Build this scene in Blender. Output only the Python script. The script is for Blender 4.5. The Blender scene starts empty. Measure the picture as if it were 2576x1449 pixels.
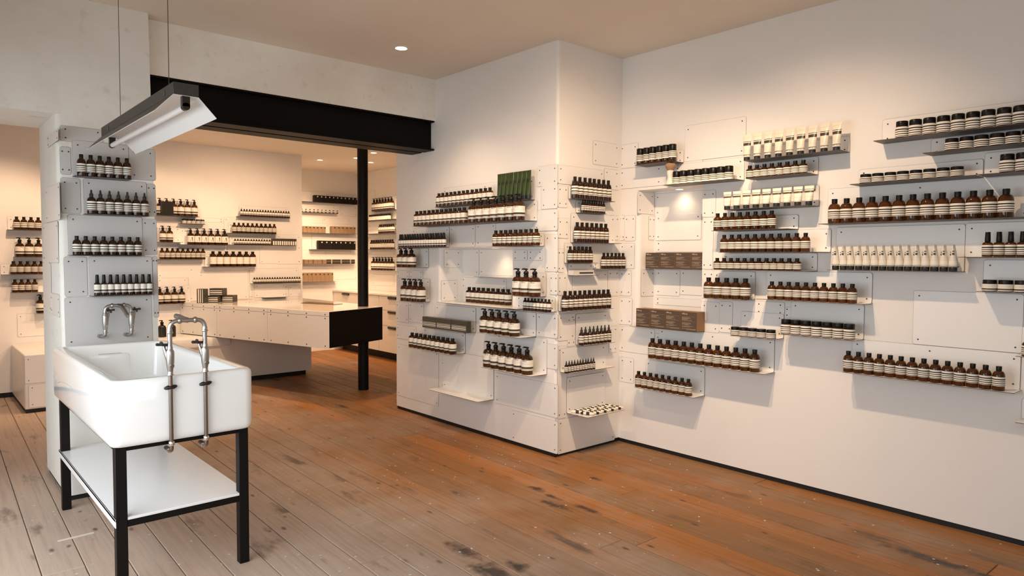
import bpy, bmesh, math, random
from mathutils import Matrix, Vector

# ------------------------------------------------------------------ light settings
EXPOSURE = -0.13
WORLD = 0.2
DAY_LEFT = 122.0
DAY_FRONT = 33.0
WARM = (1.0, 0.70, 0.45)
ORANGE = (1.0, 0.66, 0.41)
# x, y, z, radius, label, aim, power, cone, blend, colour
LAMPS = [
    (2.80, 4.43, 3.0, 0.055, 'recessed ceiling lamp in front of the pier', (3.32, 4.45, 0.0), 56, 94, 1.0, WARM),
    (1.95, 2.95, 3.0, 0.055, 'recessed ceiling lamp aimed at the long pier face', (3.50, 4.90, 0.2), 105, 84, 1.0, WARM),
    (2.70, 2.05, 3.0, 0.055, 'recessed ceiling lamp near the pier corner', (3.88, 3.50, 0.7), 178, 100, 1.0, WARM),
    (2.72, 1.80, 3.0, 0.055, 'recessed ceiling lamp facing the long right wall', (4.20, 2.05, 0.7), 132, 100, 1.0, WARM),
    (4.564, 8.327, 2.775, 0.05, 'recessed rear lamp nearest the black post', (4.4, 9.9, 1.0), 125, 84, 0.8, ORANGE),
    (4.292, 8.842, 2.775, 0.05, 'recessed rear lamp in front of the alcove', (4.3, 9.9, 0.9), 76, 84, 0.8, ORANGE),
    (4.499, 7.768, 2.775, 0.05, 'recessed rear lamp seen right of the post', (5.4, 8.3, 1.0), 105, 84, 0.8, ORANGE),
    (4.919, 8.569, 2.775, 0.05, 'recessed rear lamp low beside the post', (5.3, 9.3, 0.8), 75, 84, 0.8, ORANGE),
    (1.75, 7.60, 2.775, 0.05, 'recessed rear lamp hidden over the bench', (2.2, 8.6, 1.0), 30, 96, 0.4, ORANGE),
    (0.90, 7.40, 2.775, 0.05, 'recessed rear lamp beyond the left opening', (0.7, 8.6, 0.9), 108, 90, 0.7, ORANGE),
    (3.10, 6.80, 2.775, 0.05, 'recessed rear lamp above the long counter', (3.0, 8.4, 0.4), 155, 120, 0.7, ORANGE),
    (2.10, 6.30, 2.775, 0.05, 'added rear lamp hidden behind the steel beam', (2.6, 7.6, 0.0), 125, 110, 0.7, ORANGE),  # added unseen lamp that brightens the counter front
    (4.345, 3.05, 1.972, 0.035, 'small lamp in the tall niche soffit', (4.36, 3.04, 1.0), 1.8, 150, 1.0, WARM),
    (3.66, 4.36, 1.535, 0.035, 'small lamp in the pier recess soffit', (3.70, 4.33, 1.0), 2.4, 135, 1.0, WARM),
]

random.seed(7)
PI = math.pi
scene = bpy.context.scene
COL = scene.collection

# ------------------------------------------------------------------ camera
cam_data = bpy.data.cameras.new('camera')
cam = bpy.data.objects.new('camera', cam_data)
COL.objects.link(cam)
scene.camera = cam
cam_data.sensor_width = 36.0
cam_data.lens = 36.0 * 1735.0 / 2576.0
cam_data.clip_start = 0.05
PITCH, YAW, ROLL = -0.0433691, 0.7224824, 0.0052156
fwd = Vector((math.sin(YAW) * math.cos(PITCH), math.cos(YAW) * math.cos(PITCH), math.sin(PITCH)))
rgt = Vector((math.cos(YAW), -math.sin(YAW), 0))
upv = rgt.cross(fwd)
r2 = math.cos(ROLL) * rgt + math.sin(ROLL) * upv
u2 = -math.sin(ROLL) * rgt + math.cos(ROLL) * upv
m3 = Matrix((r2, u2, -fwd)).transposed()
cam.matrix_world = Matrix.Translation((0, 0, 1.45)) @ m3.to_4x4()

# ------------------------------------------------------------------ world, daylight, exposure
scene.view_settings.view_transform = 'Standard'
scene.view_settings.look = 'None'
scene.view_settings.gamma = 1.0
scene.view_settings.use_curve_mapping = False
scene.view_settings.exposure = EXPOSURE
cy = scene.cycles
cy.max_bounces = 10
cy.diffuse_bounces = 5
cy.glossy_bounces = 4
cy.transmission_bounces = 8
cy.transparent_max_bounces = 8
cy.caustics_reflective = False
cy.caustics_refractive = False
cy.sample_clamp_indirect = 6.0

world = bpy.data.worlds.new('world')
scene.world = world
world.use_nodes = True
bg = world.node_tree.nodes['Background']
bg.inputs['Color'].default_value = (0.80, 0.88, 1.0, 1)
bg.inputs['Strength'].default_value = WORLD


def area(name, loc, target, sx, sy, power, color):
    d = bpy.data.lights.new(name, 'AREA')
    d.shape = 'RECTANGLE'
    d.size, d.size_y, d.energy, d.color = sx, sy, power, color
    o = bpy.data.objects.new(name, d)
    COL.objects.link(o)
    o.location = loc
    o.rotation_euler = (Vector(target) - Vector(loc)).to_track_quat('-Z', 'Y').to_euler()
    return o


# daylight coming in through the shop windows (left wall and street front)
area('daylight_left', (-1.04, 2.75, 1.15), (0.4, 3.2, -0.6), 3.3, 2.1, DAY_LEFT, (0.88, 0.95, 1.0))
area('daylight_front', (0.35, -0.52, 1.5), (0.7, 2.8, -0.3), 2.5, 2.0, DAY_FRONT, (0.89, 0.96, 1.0))

# ------------------------------------------------------------------ materials
def mat(name, color=(0.8, 0.8, 0.8), rough=0.5, metal=0.0, spec=0.5, trans=0.0, ior=1.45, coat=0.0, emit=None):
    m = bpy.data.materials.new(name)
    m.use_nodes = True
    b = m.node_tree.nodes['Principled BSDF']
    b.inputs['Base Color'].default_value = (*color, 1)
    b.inputs['Roughness'].default_value = rough
    b.inputs['Metallic'].default_value = metal
    b.inputs['Specular IOR Level'].default_value = spec
    b.inputs['Transmission Weight'].default_value = trans
    b.inputs['IOR'].default_value = ior
    b.inputs['Coat Weight'].default_value = coat
    if emit:
        b.inputs['Emission Color'].default_value = (*emit[0], 1)
        b.inputs['Emission Strength'].default_value = emit[1]
    return m


def nt(m):
    return m.node_tree, m.node_tree.nodes['Principled BSDF']


def node(t, kind, **kw):
    n = t.nodes.new(kind)
    for k, v in kw.items():
        setattr(n, k, v)
    return n


def ramp(t, stops, mode='LINEAR'):
    r = node(t, 'ShaderNodeValToRGB')
    r.color_ramp.interpolation = mode
    e = r.color_ramp.elements
    while len(e) < len(stops):
        e.new(0.5)
    for i, (p, c) in enumerate(stops):
        e[i].position = p
        e[i].color = (*c, 1)
    return r


def noise(t, vec, scale, detail=4.0, rough=0.55):
    n = node(t, 'ShaderNodeTexNoise')
    n.inputs['Scale'].default_value = scale
    n.inputs['Detail'].default_value = detail
    n.inputs['Roughness'].default_value = rough
    if vec is not None:
        t.links.new(vec, n.inputs['Vector'])
    return n


def mix(t, a, b, fac, mode='MIX'):
    x = node(t, 'ShaderNodeMix', data_type='RGBA', blend_type=mode)
    for s, v in ((0, fac), (6, a), (7, b)):
        if hasattr(v, 'is_output'):
            t.links.new(v, x.inputs[s])
        elif isinstance(v, tuple):
            x.inputs[s].default_value = (*v, 1)
        else:
            x.inputs[s].default_value = v
    return x.outputs[2]


def bump(t, b, height, strength, dist=0.01):
    n = node(t, 'ShaderNodeBump')
    n.inputs['Strength'].default_value = strength
    n.inputs['Distance'].default_value = dist
    t.links.new(height, n.inputs['Height'])
    t.links.new(n.outputs['Normal'], b.inputs['Normal'])


def plaster(name, c1, c2, c3, scale=1.6, rough=0.75, bs=0.35):
    m = mat(name, c1, rough, spec=0.25)
    t, b = nt(m)
    g = node(t, 'ShaderNodeNewGeometry')
    n1 = noise(t, g.outputs['Position'], scale, 6, 0.62)
    n2 = noise(t, g.outputs['Position'], scale * 5.5, 5, 0.6)
    r1 = ramp(t, [(0.36, c2), (0.56, c1)])
    t.links.new(n1.outputs['Fac'], r1.inputs['Fac'])
    r2_ = ramp(t, [(0.30, (1, 1, 1)), (0.40, (0, 0, 0))])
    t.links.new(n2.outputs['Fac'], r2_.inputs['Fac'])
    c = mix(t, r1.outputs['Color'], c3, r2_.outputs['Color'])
    t.links.new(c, b.inputs['Base Color'])
    n3 = noise(t, g.outputs['Position'], scale * 9, 5, 0.6)
    bump(t, b, n3.outputs['Fac'], bs, 0.008)
    return m


M = {}
M['plaster'] = plaster('aged_plaster', (0.80, 0.78, 0.73), (0.74, 0.715, 0.655), (0.70, 0.67, 0.60))
M['plaster_lit'] = plaster('lit_plaster', (0.90, 0.87, 0.80), (0.84, 0.80, 0.72), (0.78, 0.74, 0.66), 2.2)  # plaster lightened over the beam, extra light put into its colour
M['wall_paint'] = plaster('wall_paint', (0.84, 0.815, 0.785), (0.82, 0.795, 0.76), (0.815, 0.79, 0.755), 0.9, 0.5, 0.06)
M['ceiling_paint'] = plaster('ceiling_paint', (0.78, 0.705, 0.61), (0.755, 0.68, 0.58), (0.75, 0.675, 0.575), 0.6, 0.8, 0.05)
M['enamel'] = mat('white_enamel', (0.83, 0.81, 0.785), 0.32, spec=0.45)
M['enamel_dimmed'] = mat('dimmed_white_enamel', (0.56, 0.55, 0.535), 0.34, spec=0.4)  # white enamel darkened for the sink pier, dimmer light put into its colour
M['edge_shadow'] = mat('dark_edge_shadow', (0.07, 0.045, 0.035), 0.5)  # dark ledge edge with the shadow line painted in
M['underside_shade'] = mat('shaded_ledge_underside', (0.12, 0.105, 0.095), 0.5)  # white ledge underside darkened, its shade put into the colour
M['joint'] = mat('joint_shadow_gap', (0.10, 0.07, 0.055), 0.8)
M['screw'] = mat('dark_screw', (0.025, 0.02, 0.018), 0.5)
M['black_steel'] = mat('black_steel', (0.006, 0.005, 0.0045), 0.42, spec=0.18)
M['beam_steel'] = mat('beam_steel', (0.005, 0.0035, 0.003), 0.5, spec=0.12)
M['black_plastic'] = mat('black_plastic', (0.012, 0.011, 0.010), 0.3, spec=0.5)
M['black_base'] = mat('black_skirting', (0.008, 0.007, 0.006), 0.6)
M['fixture'] = mat('fixture_grey', (0.040, 0.034, 0.030), 0.45)
M['reflector'] = mat('white_reflector', (0.82, 0.82, 0.81), 0.35)
M['tube_glass'] = mat('unlit_fluorescent_tube', (0.86, 0.86, 0.87), 0.15, spec=0.6)
M['ceramic'] = mat('white_glazed_ceramic', (0.90, 0.905, 0.885), 0.08, spec=0.55, coat=0.4)
M['crack'] = mat('glaze_crack', (0.42, 0.42, 0.40), 0.5)
M['pipe'] = mat('brushed_nickel_pipe', (0.42, 0.395, 0.37), 0.34, 1.0)
M['pipe_old'] = mat('tarnished_pipe', (0.26, 0.205, 0.17), 0.38, 1.0)
M['chrome'] = mat('chrome', (0.75, 0.73, 0.71), 0.12, 1.0)
M['amber'] = mat('amber_glass', (0.13, 0.041, 0.006), 0.04, spec=0.5, trans=0.8, ior=1.45)
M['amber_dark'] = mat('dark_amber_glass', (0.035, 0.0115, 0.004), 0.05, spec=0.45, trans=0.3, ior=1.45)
M['cap'] = mat('black_cap', (0.005, 0.0045, 0.004), 0.36, spec=0.3)
M['grey_cap'] = mat('charcoal_cap', (0.02, 0.02, 0.021), 0.28)
M['dropper_rubber'] = mat('dropper_rubber', (0.018, 0.021, 0.020), 0.5)
M['cream_paper'] = mat('cream_paper', (0.80, 0.765, 0.685), 0.55)
M['print_dark'] = mat('dark_print', (0.03, 0.026, 0.022), 0.6)
M['print_tan'] = mat('tan_print', (0.30, 0.225, 0.16), 0.6)
M['print_white'] = mat('pale_print', (0.66, 0.60, 0.52), 0.6)
M['box_brown'] = mat('brown_card', (0.085, 0.055, 0.037), 0.6)
M['box_kraft'] = mat('kraft_card', (0.30, 0.165, 0.075), 0.7)
M['box_tan'] = mat('tan_card', (0.30, 0.195, 0.112), 0.65)
M['box_black'] = mat('black_card', (0.008, 0.006, 0.005), 0.5, spec=0.25)
M['box_grey'] = mat('grey_green_card', (0.05, 0.046, 0.035), 0.4)
M['box_pale'] = mat('pale_card', (0.60, 0.59, 0.55), 0.5)
M['ribbon'] = mat('pale_ribbon', (0.66, 0.55, 0.42), 0.5)
M['tube_green'] = mat('olive_green_tube', (0.040, 0.062, 0.020), 0.33, spec=0.5, trans=0.0)
M['tube_green_dark'] = mat('dark_green_print', (0.02, 0.03, 0.012), 0.4)
M['bristle'] = mat('brush_bristles', (0.34, 0.20, 0.12), 0.9)
M['porcelain'] = mat('ivory_resin', (0.80, 0.74, 0.64), 0.2)
M['white_panel'] = mat('white_laminate', (0.84, 0.84, 0.84), 0.22, spec=0.5)
M['counter_top'] = mat('polished_white_counter', (0.78, 0.73, 0.66), 0.07, spec=0.6)
M['lacquer'] = mat('white_lacquer', (0.80, 0.74, 0.67), 0.35)
M['glass_tray'] = mat('smoked_glass', (0.03, 0.02, 0.015), 0.06)
M['wire'] = mat('steel_wire', (0.10, 0.09, 0.08), 0.4, 0.8)
M['lamp_glow'] = mat('halogen_lamp', (1, 1, 1), 0.4, emit=((1.0, 0.80, 0.58), 18.0))
M['lamp_ring'] = mat('white_ring', (0.80, 0.77, 0.72), 0.35)
M['subfloor'] = mat('dark_subfloor', (0.018, 0.012, 0.009), 0.9)


def banded(name, bands, base, rough=0.5, spec=0.3, alt_x=None):
    """printed label: bands = [(z0, z1, colour)] in 0..1 of the label height"""
    m = mat(name, base, rough, spec=spec)
    t, b = nt(m)
    tc = node(t, 'ShaderNodeTexCoord')
    s = node(t, 'ShaderNodeSeparateXYZ')
    t.links.new(tc.outputs['Generated'], s.inputs[0])
    stops, last = [], 0.0
    for z0, z1, c in sorted(bands):
        if z0 > last + 1e-6:
            stops.append((last, base))
        stops.append((z0, c))
        last = z1
    if last < 1:
        stops.append((last, base))
    r = ramp(t, stops, 'CONSTANT')
    t.links.new(s.outputs['Z'], r.inputs['Fac'])
    t.links.new(r.outputs['Color'], b.inputs['Base Color'])
    return m


CR, DK, AM, GY = (0.80, 0.765, 0.685), (0.022, 0.015, 0.012), (0.030, 0.014, 0.008), (0.52, 0.49, 0.42)
M['plain'] = banded('cream_block_label', [(0.0, 0.06, CR), (0.06, 0.10, DK), (0.10, 0.17, CR), (0.17, 0.36, (0.055, 0.047, 0.036)), (0.60, 0.615, GY), (0.66, 0.675, GY), (0.72, 0.735, GY), (0.85, 0.87, GY)], CR)
M['stripe2'] = banded('two_band_label', [(0.0, 0.08, CR), (0.08, 0.15, AM), (0.29, 0.44, (0.085, 0.07, 0.052)), (0.66, 0.78, DK)], CR)
M['stripe3'] = banded('three_band_label', [(0.0, 0.06, AM), (0.21, 0.31, AM), (0.45, 0.55, AM), (0.69, 0.82, DK)], CR)
M['stripe4'] = banded('four_band_label', [(0.05, 0.11, AM), (0.25, 0.33, AM), (0.47, 0.55, AM), (0.68, 0.80, DK)], CR)
M['cream'] = banded('cream_label', [(0.30, 0.315, GY), (0.38, 0.395, GY), (0.62, 0.64, GY), (0.80, 0.82, GY)], CR)
M['full'] = banded('striped_sleeve', [(0.25, 0.34, AM), (0.50, 0.59, AM), (0.74, 0.85, DK)], CR)
M['amberbase'] = M['full']
M['tube_cream'] = banded('cream_tube_print', [(0.0, 0.03, CR), (0.08, 0.10, DK), (0.20, 0.21, GY), (0.26, 0.27, GY), (0.34, 0.35, GY), (0.50, 0.62, (0.06, 0.05, 0.042)), (0.66, 0.68, DK), (0.84, 0.855, GY)], (0.78, 0.71, 0.58), 0.3, 0.45)
M['tube_band'] = banded('banded_tube_print', [(0.05, 0.07, GY), (0.28, 0.30, GY), (0.56, 0.68, (0.11, 0.075, 0.05)), (0.76, 0.79, (0.10, 0.07, 0.05))], (0.82, 0.76, 0.65), 0.3, 0.45)
M['ptube_cream'] = banded('pointed_tube_print', [(0.02, 0.045, DK), (0.08, 0.095, GY), (0.30, 0.31, GY), (0.36, 0.37, GY), (0.42, 0.43, GY)], (0.82, 0.77, 0.66), 0.35, 0.4)
M['box_stripes'] = banded('striped_gift_print', [(0.0, 0.10, GY), (0.20, 0.32, CR), (0.40, 0.46, GY), (0.54, 0.62, CR), (0.72, 0.80, (0.34, 0.32, 0.24))], (0.05, 0.045, 0.033), 0.45)
M['lie_label'] = mat('cream_tube', (0.80, 0.74, 0.62), 0.4)


STAINS = [(2.955, 3.1, 0.1, 0.03), (2.929, 2.932, 0.08, 0.022), (2.838, 2.831, 0.12, 0.035), (2.938, 2.661, 0.12, 0.03), (2.045, 2.676, 0.14, 0.05), (2.004, 2.397, 0.16, 0.07), (2.129, 2.371, 0.08, 0.05), (3.706, 1.087, 0.3, 0.05), (3.165, 6.086, 0.14, 0.04), (3.384, 2.991, 0.05, 0.03)]


def make_wood():
    m = mat('worn_floorboard', (0.3, 0.18, 0.1), 0.6, spec=0.3)
    t, b = nt(m)
    tc = node(t, 'ShaderNodeTexCoord')
    oi = node(t, 'ShaderNodeObjectInfo')
    g = node(t, 'ShaderNodeNewGeometry')
    # grain runs along the board (local y); each board gets its own offset
    off = node(t, 'ShaderNodeVectorMath', operation='SCALE')
    comb = node(t, 'ShaderNodeCombineXYZ')
    t.links.new(oi.outputs['Random'], comb.inputs[0])
    t.links.new(oi.outputs['Random'], comb.inputs[1])
    t.links.new(comb.outputs[0], off.inputs[0])
    off.inputs['Scale'].default_value = 37.0
    add = node(t, 'ShaderNodeVectorMath', operation='ADD')
    t.links.new(tc.outputs['Object'], add.inputs[0])
    t.links.new(off.outputs[0], add.inputs[1])
    mp = node(t, 'ShaderNodeMapping')
    mp.inputs['Scale'].default_value = (16.0, 0.55, 1.0)
    t.links.new(add.outputs[0], mp.inputs['Vector'])
    grain = noise(t, mp.outputs[0], 3.0, 7, 0.62)
    mp2 = node(t, 'ShaderNodeMapping')
    mp2.inputs['Scale'].default_value = (3.0, 0.8, 1.0)
    t.links.new(add.outputs[0], mp2.inputs['Vector'])
    blotch = noise(t, mp2.outputs[0], 1.8, 5, 0.6)
    tone = ramp(t, [(0.0, (0.215, 0.105, 0.040)), (0.22, (0.31, 0.135, 0.042)), (0.45, (0.235, 0.120, 0.050)),
                    (0.62, (0.27, 0.145, 0.066)), (0.80, (0.35, 0.140, 0.036)), (1.0, (0.25, 0.125, 0.05))])
    t.links.new(oi.outputs['Random'], tone.inputs['Fac'])
    gr = ramp(t, [(0.28, (0.80, 0.77, 0.75)), (0.50, (1, 1, 1)), (0.75, (1.10, 1.08, 1.06))])
    t.links.new(grain.outputs['Fac'], gr.inputs['Fac'])
    c = mix(t, tone.outputs['Color'], gr.outputs['Color'], 1.0, 'MULTIPLY')
    # greyed, trodden patches: paler towards the left, with daylight painted into the colour
    w1 = noise(t, g.outputs['Position'], 0.9, 5, 0.6)
    sx = node(t, 'ShaderNodeSeparateXYZ')
    t.links.new(g.outputs['Position'], sx.inputs[0])
    day_side = node(t, 'ShaderNodeMapRange', interpolation_type='SMOOTHSTEP')
    day_side.inputs['From Min'].default_value = 3.9
    day_side.inputs['From Max'].default_value = 0.5
    day_side.inputs['To Min'].default_value = -0.10
    day_side.inputs['To Max'].default_value = 0.46
    t.links.new(sx.outputs['X'], day_side.inputs['Value'])
    sm = node(t, 'ShaderNodeMath', operation='ADD')
    t.links.new(w1.outputs['Fac'], sm.inputs[0])
    t.links.new(day_side.outputs[0], sm.inputs[1])
    rw = ramp(t, [(0.42, (0, 0, 0)), (0.88, (0.92, 0.92, 0.92))])
    t.links.new(sm.outputs[0], rw.inputs['Fac'])
    worn_daylit = mix(t, (0.46, 0.36, 0.29), gr.outputs['Color'], 0.8, 'MULTIPLY')
    c = mix(t, c, worn_daylit, rw.outputs['Color'])
    rb = ramp(t, [(0.30, (0.75, 0.75, 0.75)), (0.40, (0, 0, 0))])
    t.links.new(blotch.outputs['Fac'], rb.inputs['Fac'])
    c = mix(t, c, (0.075, 0.055, 0.045), rb.outputs['Color'])
    # dark knots and spots, drawn out along the grain
    mp3 = node(t, 'ShaderNodeMapping')
    mp3.inputs['Scale'].default_value = (1.0, 0.42, 1.0)
    t.links.new(add.outputs[0], mp3.inputs['Vector'])
    vo = node(t, 'ShaderNodeTexVoronoi')
    vo.inputs['Scale'].default_value = 10.0
    t.links.new(mp3.outputs[0], vo.inputs['Vector'])
    rk = ramp(t, [(0.06, (0.75, 0.75, 0.75)), (0.15, (0, 0, 0))])
    t.links.new(vo.outputs['Distance'], rk.inputs['Fac'])
    sel = noise(t, g.outputs['Position'], 5.0, 2)
    rs = ramp(t, [(0.47, (0, 0, 0)), (0.55, (1, 1, 1))])
    t.links.new(sel.outputs['Fac'], rs.inputs['Fac'])
    k = mix(t, (0.0, 0.0, 0.0), rk.outputs['Color'], rs.outputs['Color'])
    c = mix(t, c, (0.035, 0.026, 0.022), k)
    # a handful of burnt and oily stains, each where it lies on the boards
    wob = noise(t, g.outputs['Position'], 16.0, 4, 0.6)
    for (sx_, sy_, sl_, sw_) in STAINS:
        sub = node(t, 'ShaderNodeVectorMath', operation='SUBTRACT')
        t.links.new(g.outputs['Position'], sub.inputs[0])
        sub.inputs[1].default_value = (sx_, sy_, 0)
        mul = node(t, 'ShaderNodeVectorMath', operation='MULTIPLY')
        t.links.new(sub.outputs[0], mul.inputs[0])
        mul.inputs[1].default_value = (1 / sw_, 1 / sl_, 0)
        ln = node(t, 'ShaderNodeVectorMath', operation='LENGTH')
        t.links.new(mul.outputs[0], ln.inputs[0])
        ad = node(t, 'ShaderNodeMath', operation='MULTIPLY_ADD')
        t.links.new(wob.outputs['Fac'], ad.inputs[0])
        ad.inputs[1].default_value = 2.4
        t.links.new(ln.outputs['Value'], ad.inputs[2])
        rq = ramp(t, [(0.0, (0.85, 0.85, 0.85)), (1.0, (0, 0, 0))])
        mr = node(t, 'ShaderNodeMapRange')
        mr.inputs['From Min'].default_value = 1.5
        mr.inputs['From Max'].default_value = 2.3
        t.links.new(ad.outputs[0], mr.inputs['Value'])
        t.links.new(mr.outputs[0], rq.inputs['Fac'])
        c = mix(t, c, (0.032, 0.026, 0.024), rq.outputs['Color'])
    # small flecks of white paint
    v2 = node(t, 'ShaderNodeTexVoronoi')
    v2.inputs['Scale'].default_value = 17.0
    t.links.new(g.outputs['Position'], v2.inputs['Vector'])
    rp = ramp(t, [(0.085, (1, 1, 1)), (0.13, (0, 0, 0))])
    t.links.new(v2.outputs['Distance'], rp.inputs['Fac'])
    s2 = noise(t, g.outputs['Position'], 4.3, 4, 0.7)
    rs2 = ramp(t, [(0.50, (0, 0, 0)), (0.55, (1, 1, 1))])
    t.links.new(s2.outputs['Fac'], rs2.inputs['Fac'])
    k2 = mix(t, (0.0, 0.0, 0.0), rp.outputs['Color'], rs2.outputs['Color'])
    c = mix(t, c, (0.66, 0.60, 0.53), k2)
    t.links.new(c, b.inputs['Base Color'])
    rr = ramp(t, [(0.3, (0.62, 0.62, 0.62)), (0.7, (0.42, 0.42, 0.42))])
    t.links.new(grain.outputs['Fac'], rr.inputs['Fac'])
    t.links.new(rr.outputs['Color'], b.inputs['Roughness'])
    bump(t, b, grain.outputs['Fac'], 0.25, 0.004)
    return m


M['wood'] = make_wood()


# ------------------------------------------------------------------ mesh helpers
def sharpen(bm, ang=38):
    lim = math.radians(ang)
    for f in bm.faces:
        f.smooth = True
    for e in bm.edges:
        if len(e.link_faces) == 2:
            e.smooth = e.calc_face_angle(0) < lim
        else:
            e.smooth = False


def done(name, bm, mats, smooth=38):
    bmesh.ops.recalc_face_normals(bm, faces=bm.faces)
    if smooth:
        sharpen(bm, smooth)
    me = bpy.data.meshes.new(name)
    bm.to_mesh(me)
    bm.free()
    for m in (mats if isinstance(mats, (list, tuple)) else [mats]):
        me.materials.append(M[m])
    return me


def link(name, me, parent=None, loc=(0, 0, 0), rot=(0, 0, 0)):
    o = bpy.data.objects.new(name, me)
    COL.objects.link(o)
    if parent is not None:
        o.parent = parent
    o.location = loc
    o.rotation_euler = rot
    return o


def tag(o, label=None, cat=None, group=None, kind=None):
    if label:
        o['label'] = label
    if cat:
        o['category'] = cat
    if group:
        o['group'] = group
    if kind:
        o['kind'] = kind
    return o


def add_box(bm, a, b, mi=0):
    x0, y0, z0 = a
    x1, y1, z1 = b
    v = [bm.verts.new(p) for p in ((x0, y0, z0), (x1, y0, z0), (x1, y1, z0), (x0, y1, z0), (x0, y0, z1), (x1, y0, z1), (x1, y1, z1), (x0, y1, z1))]
    fs = []
    for q in ((0, 3, 2, 1), (4, 5, 6, 7), (0, 1, 5, 4), (1, 2, 6, 5), (2, 3, 7, 6), (3, 0, 4, 7)):
        f = bm.faces.new([v[i] for i in q])
        f.material_index = mi
        fs.append(f)
    return fs


def box_mesh(name, a, b, m, bev=0.0, seg=2):
    bm = bmesh.new()
    add_box(bm, a, b)
    if bev:
        bmesh.ops.bevel(bm, geom=list(bm.edges), offset=bev, segments=seg, profile=0.5, affect='EDGES')
    return done(name, bm, m)


def add_loft(bm, rings, cap0=True, cap1=True, mi=0):
    vs = [[bm.verts.new(p) for p in r] for r in rings]
    n = len(vs[0])
    for i in range(len(vs) - 1):
        for j in range(n):
            f = bm.faces.new((vs[i][j], vs[i][(j + 1) % n], vs[i + 1][(j + 1) % n], vs[i + 1][j]))
            f.material_index = mi
    if cap0:
        bm.faces.new(vs[0][::-1]).material_index = mi
    if cap1:
        bm.faces.new(vs[-1]).material_index = mi


def circ(r, z, n=20, cx=0, cy_=0, ry=None):
    ry = r if ry is None else ry
    return [(cx + r * math.cos(2 * PI * k / n), cy_ + ry * math.sin(2 * PI * k / n), z) for k in range(n)]


def lathe(name, prof, m, n=20, cap0=True, cap1=True):
    bm = bmesh.new()
    add_loft(bm, [circ(r, z, n) for r, z in prof], cap0, cap1)
    return done(name, bm, m)


def add_prism(bm, poly, z0, z1, mi=0):
    add_loft(bm, [[(x, y, z0) for x, y in poly], [(x, y, z1) for x, y in poly]], mi=mi)


def add_sweep(bm, pts, r, n=10, mi=0):
    pts = [Vector(p) for p in pts]
    rad = r if isinstance(r, (list, tuple)) else [r] * len(pts)
    t0 = (pts[1] - pts[0]).normalized()
    ref = Vector((0, 0, 1)) if abs(t0.z) < 0.9 else Vector((1, 0, 0))
    nrm = t0.cross(ref).normalized()
    rings = []
    for i, p in enumerate(pts):
        if i == 0:
            t = pts[1] - pts[0]
        elif i == len(pts) - 1:
            t = pts[-1] - pts[-2]
        else:
            t = (pts[i + 1] - p).normalized() + (p - pts[i - 1]).normalized()
        t.normalize()
        nrm = (nrm - t * nrm.dot(t)).normalized()
        bi = t.cross(nrm)
        rings.append([tuple(p + (nrm * math.cos(2 * PI * k / n) + bi * math.sin(2 * PI * k / n)) * rad[i]) for k in range(n)])
    add_loft(bm, rings, mi=mi)


def bend(a, c, b, r, n=6):
    """points rounding the corner c between a and b with radius r"""
    a, c, b = Vector(a), Vector(c), Vector(b)
    d1, d2 = (a - c).normalized(), (b - c).normalized()
    p0, p1 = c + d1 * r, c + d2 * r
    return [tuple((1 - s) ** 2 * p0 + 2 * s * (1 - s) * c + s * s * p1) for s in [i / n for i in range(n + 1)]]


def rrect(w, h, r, n=4, cx=0.0, cy_=0.0):
    pts = []
    for sx, sy, a0 in ((1, 1, 0), (-1, 1, 90), (-1, -1, 180), (1, -1, 270)):
        for k in range(n + 1):
            a = math.radians(a0 + 90 * k / n)
            pts.append((cx + sx * (w / 2 - r) + r * math.cos(a), cy_ + sy * (h / 2 - r) + r * math.sin(a)))
    return pts


_text = {}


def text_mesh(s, size, mname, curve_r=None):
    """flat lettering as a mesh in the xz plane facing -y, left aligned at x = 0"""
    key = (s, size, mname, curve_r)
    if key in _text:
        return _text[key]
    cu = bpy.data.curves.new('lettering', 'FONT')
    cu.body = s
    cu.size = size
    cu.resolution_u = 1
    cu.extrude = 0.0
    o = bpy.data.objects.new('lettering', cu)
    COL.objects.link(o)
    dg = bpy.context.evaluated_depsgraph_get()
    me = bpy.data.meshes.new_from_object(o.evaluated_get(dg))
    bpy.data.objects.remove(o)
    for v in me.vertices:
        x, y = v.co.x, v.co.y
        if curve_r:
            a = x / curve_r
            v.co = (curve_r * math.sin(a), -curve_r * math.cos(a), y)
        else:
            v.co = (x, 0, y)
    me.materials.clear()
    me.materials.append(M[mname])
    _text[key] = me
    return me


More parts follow.
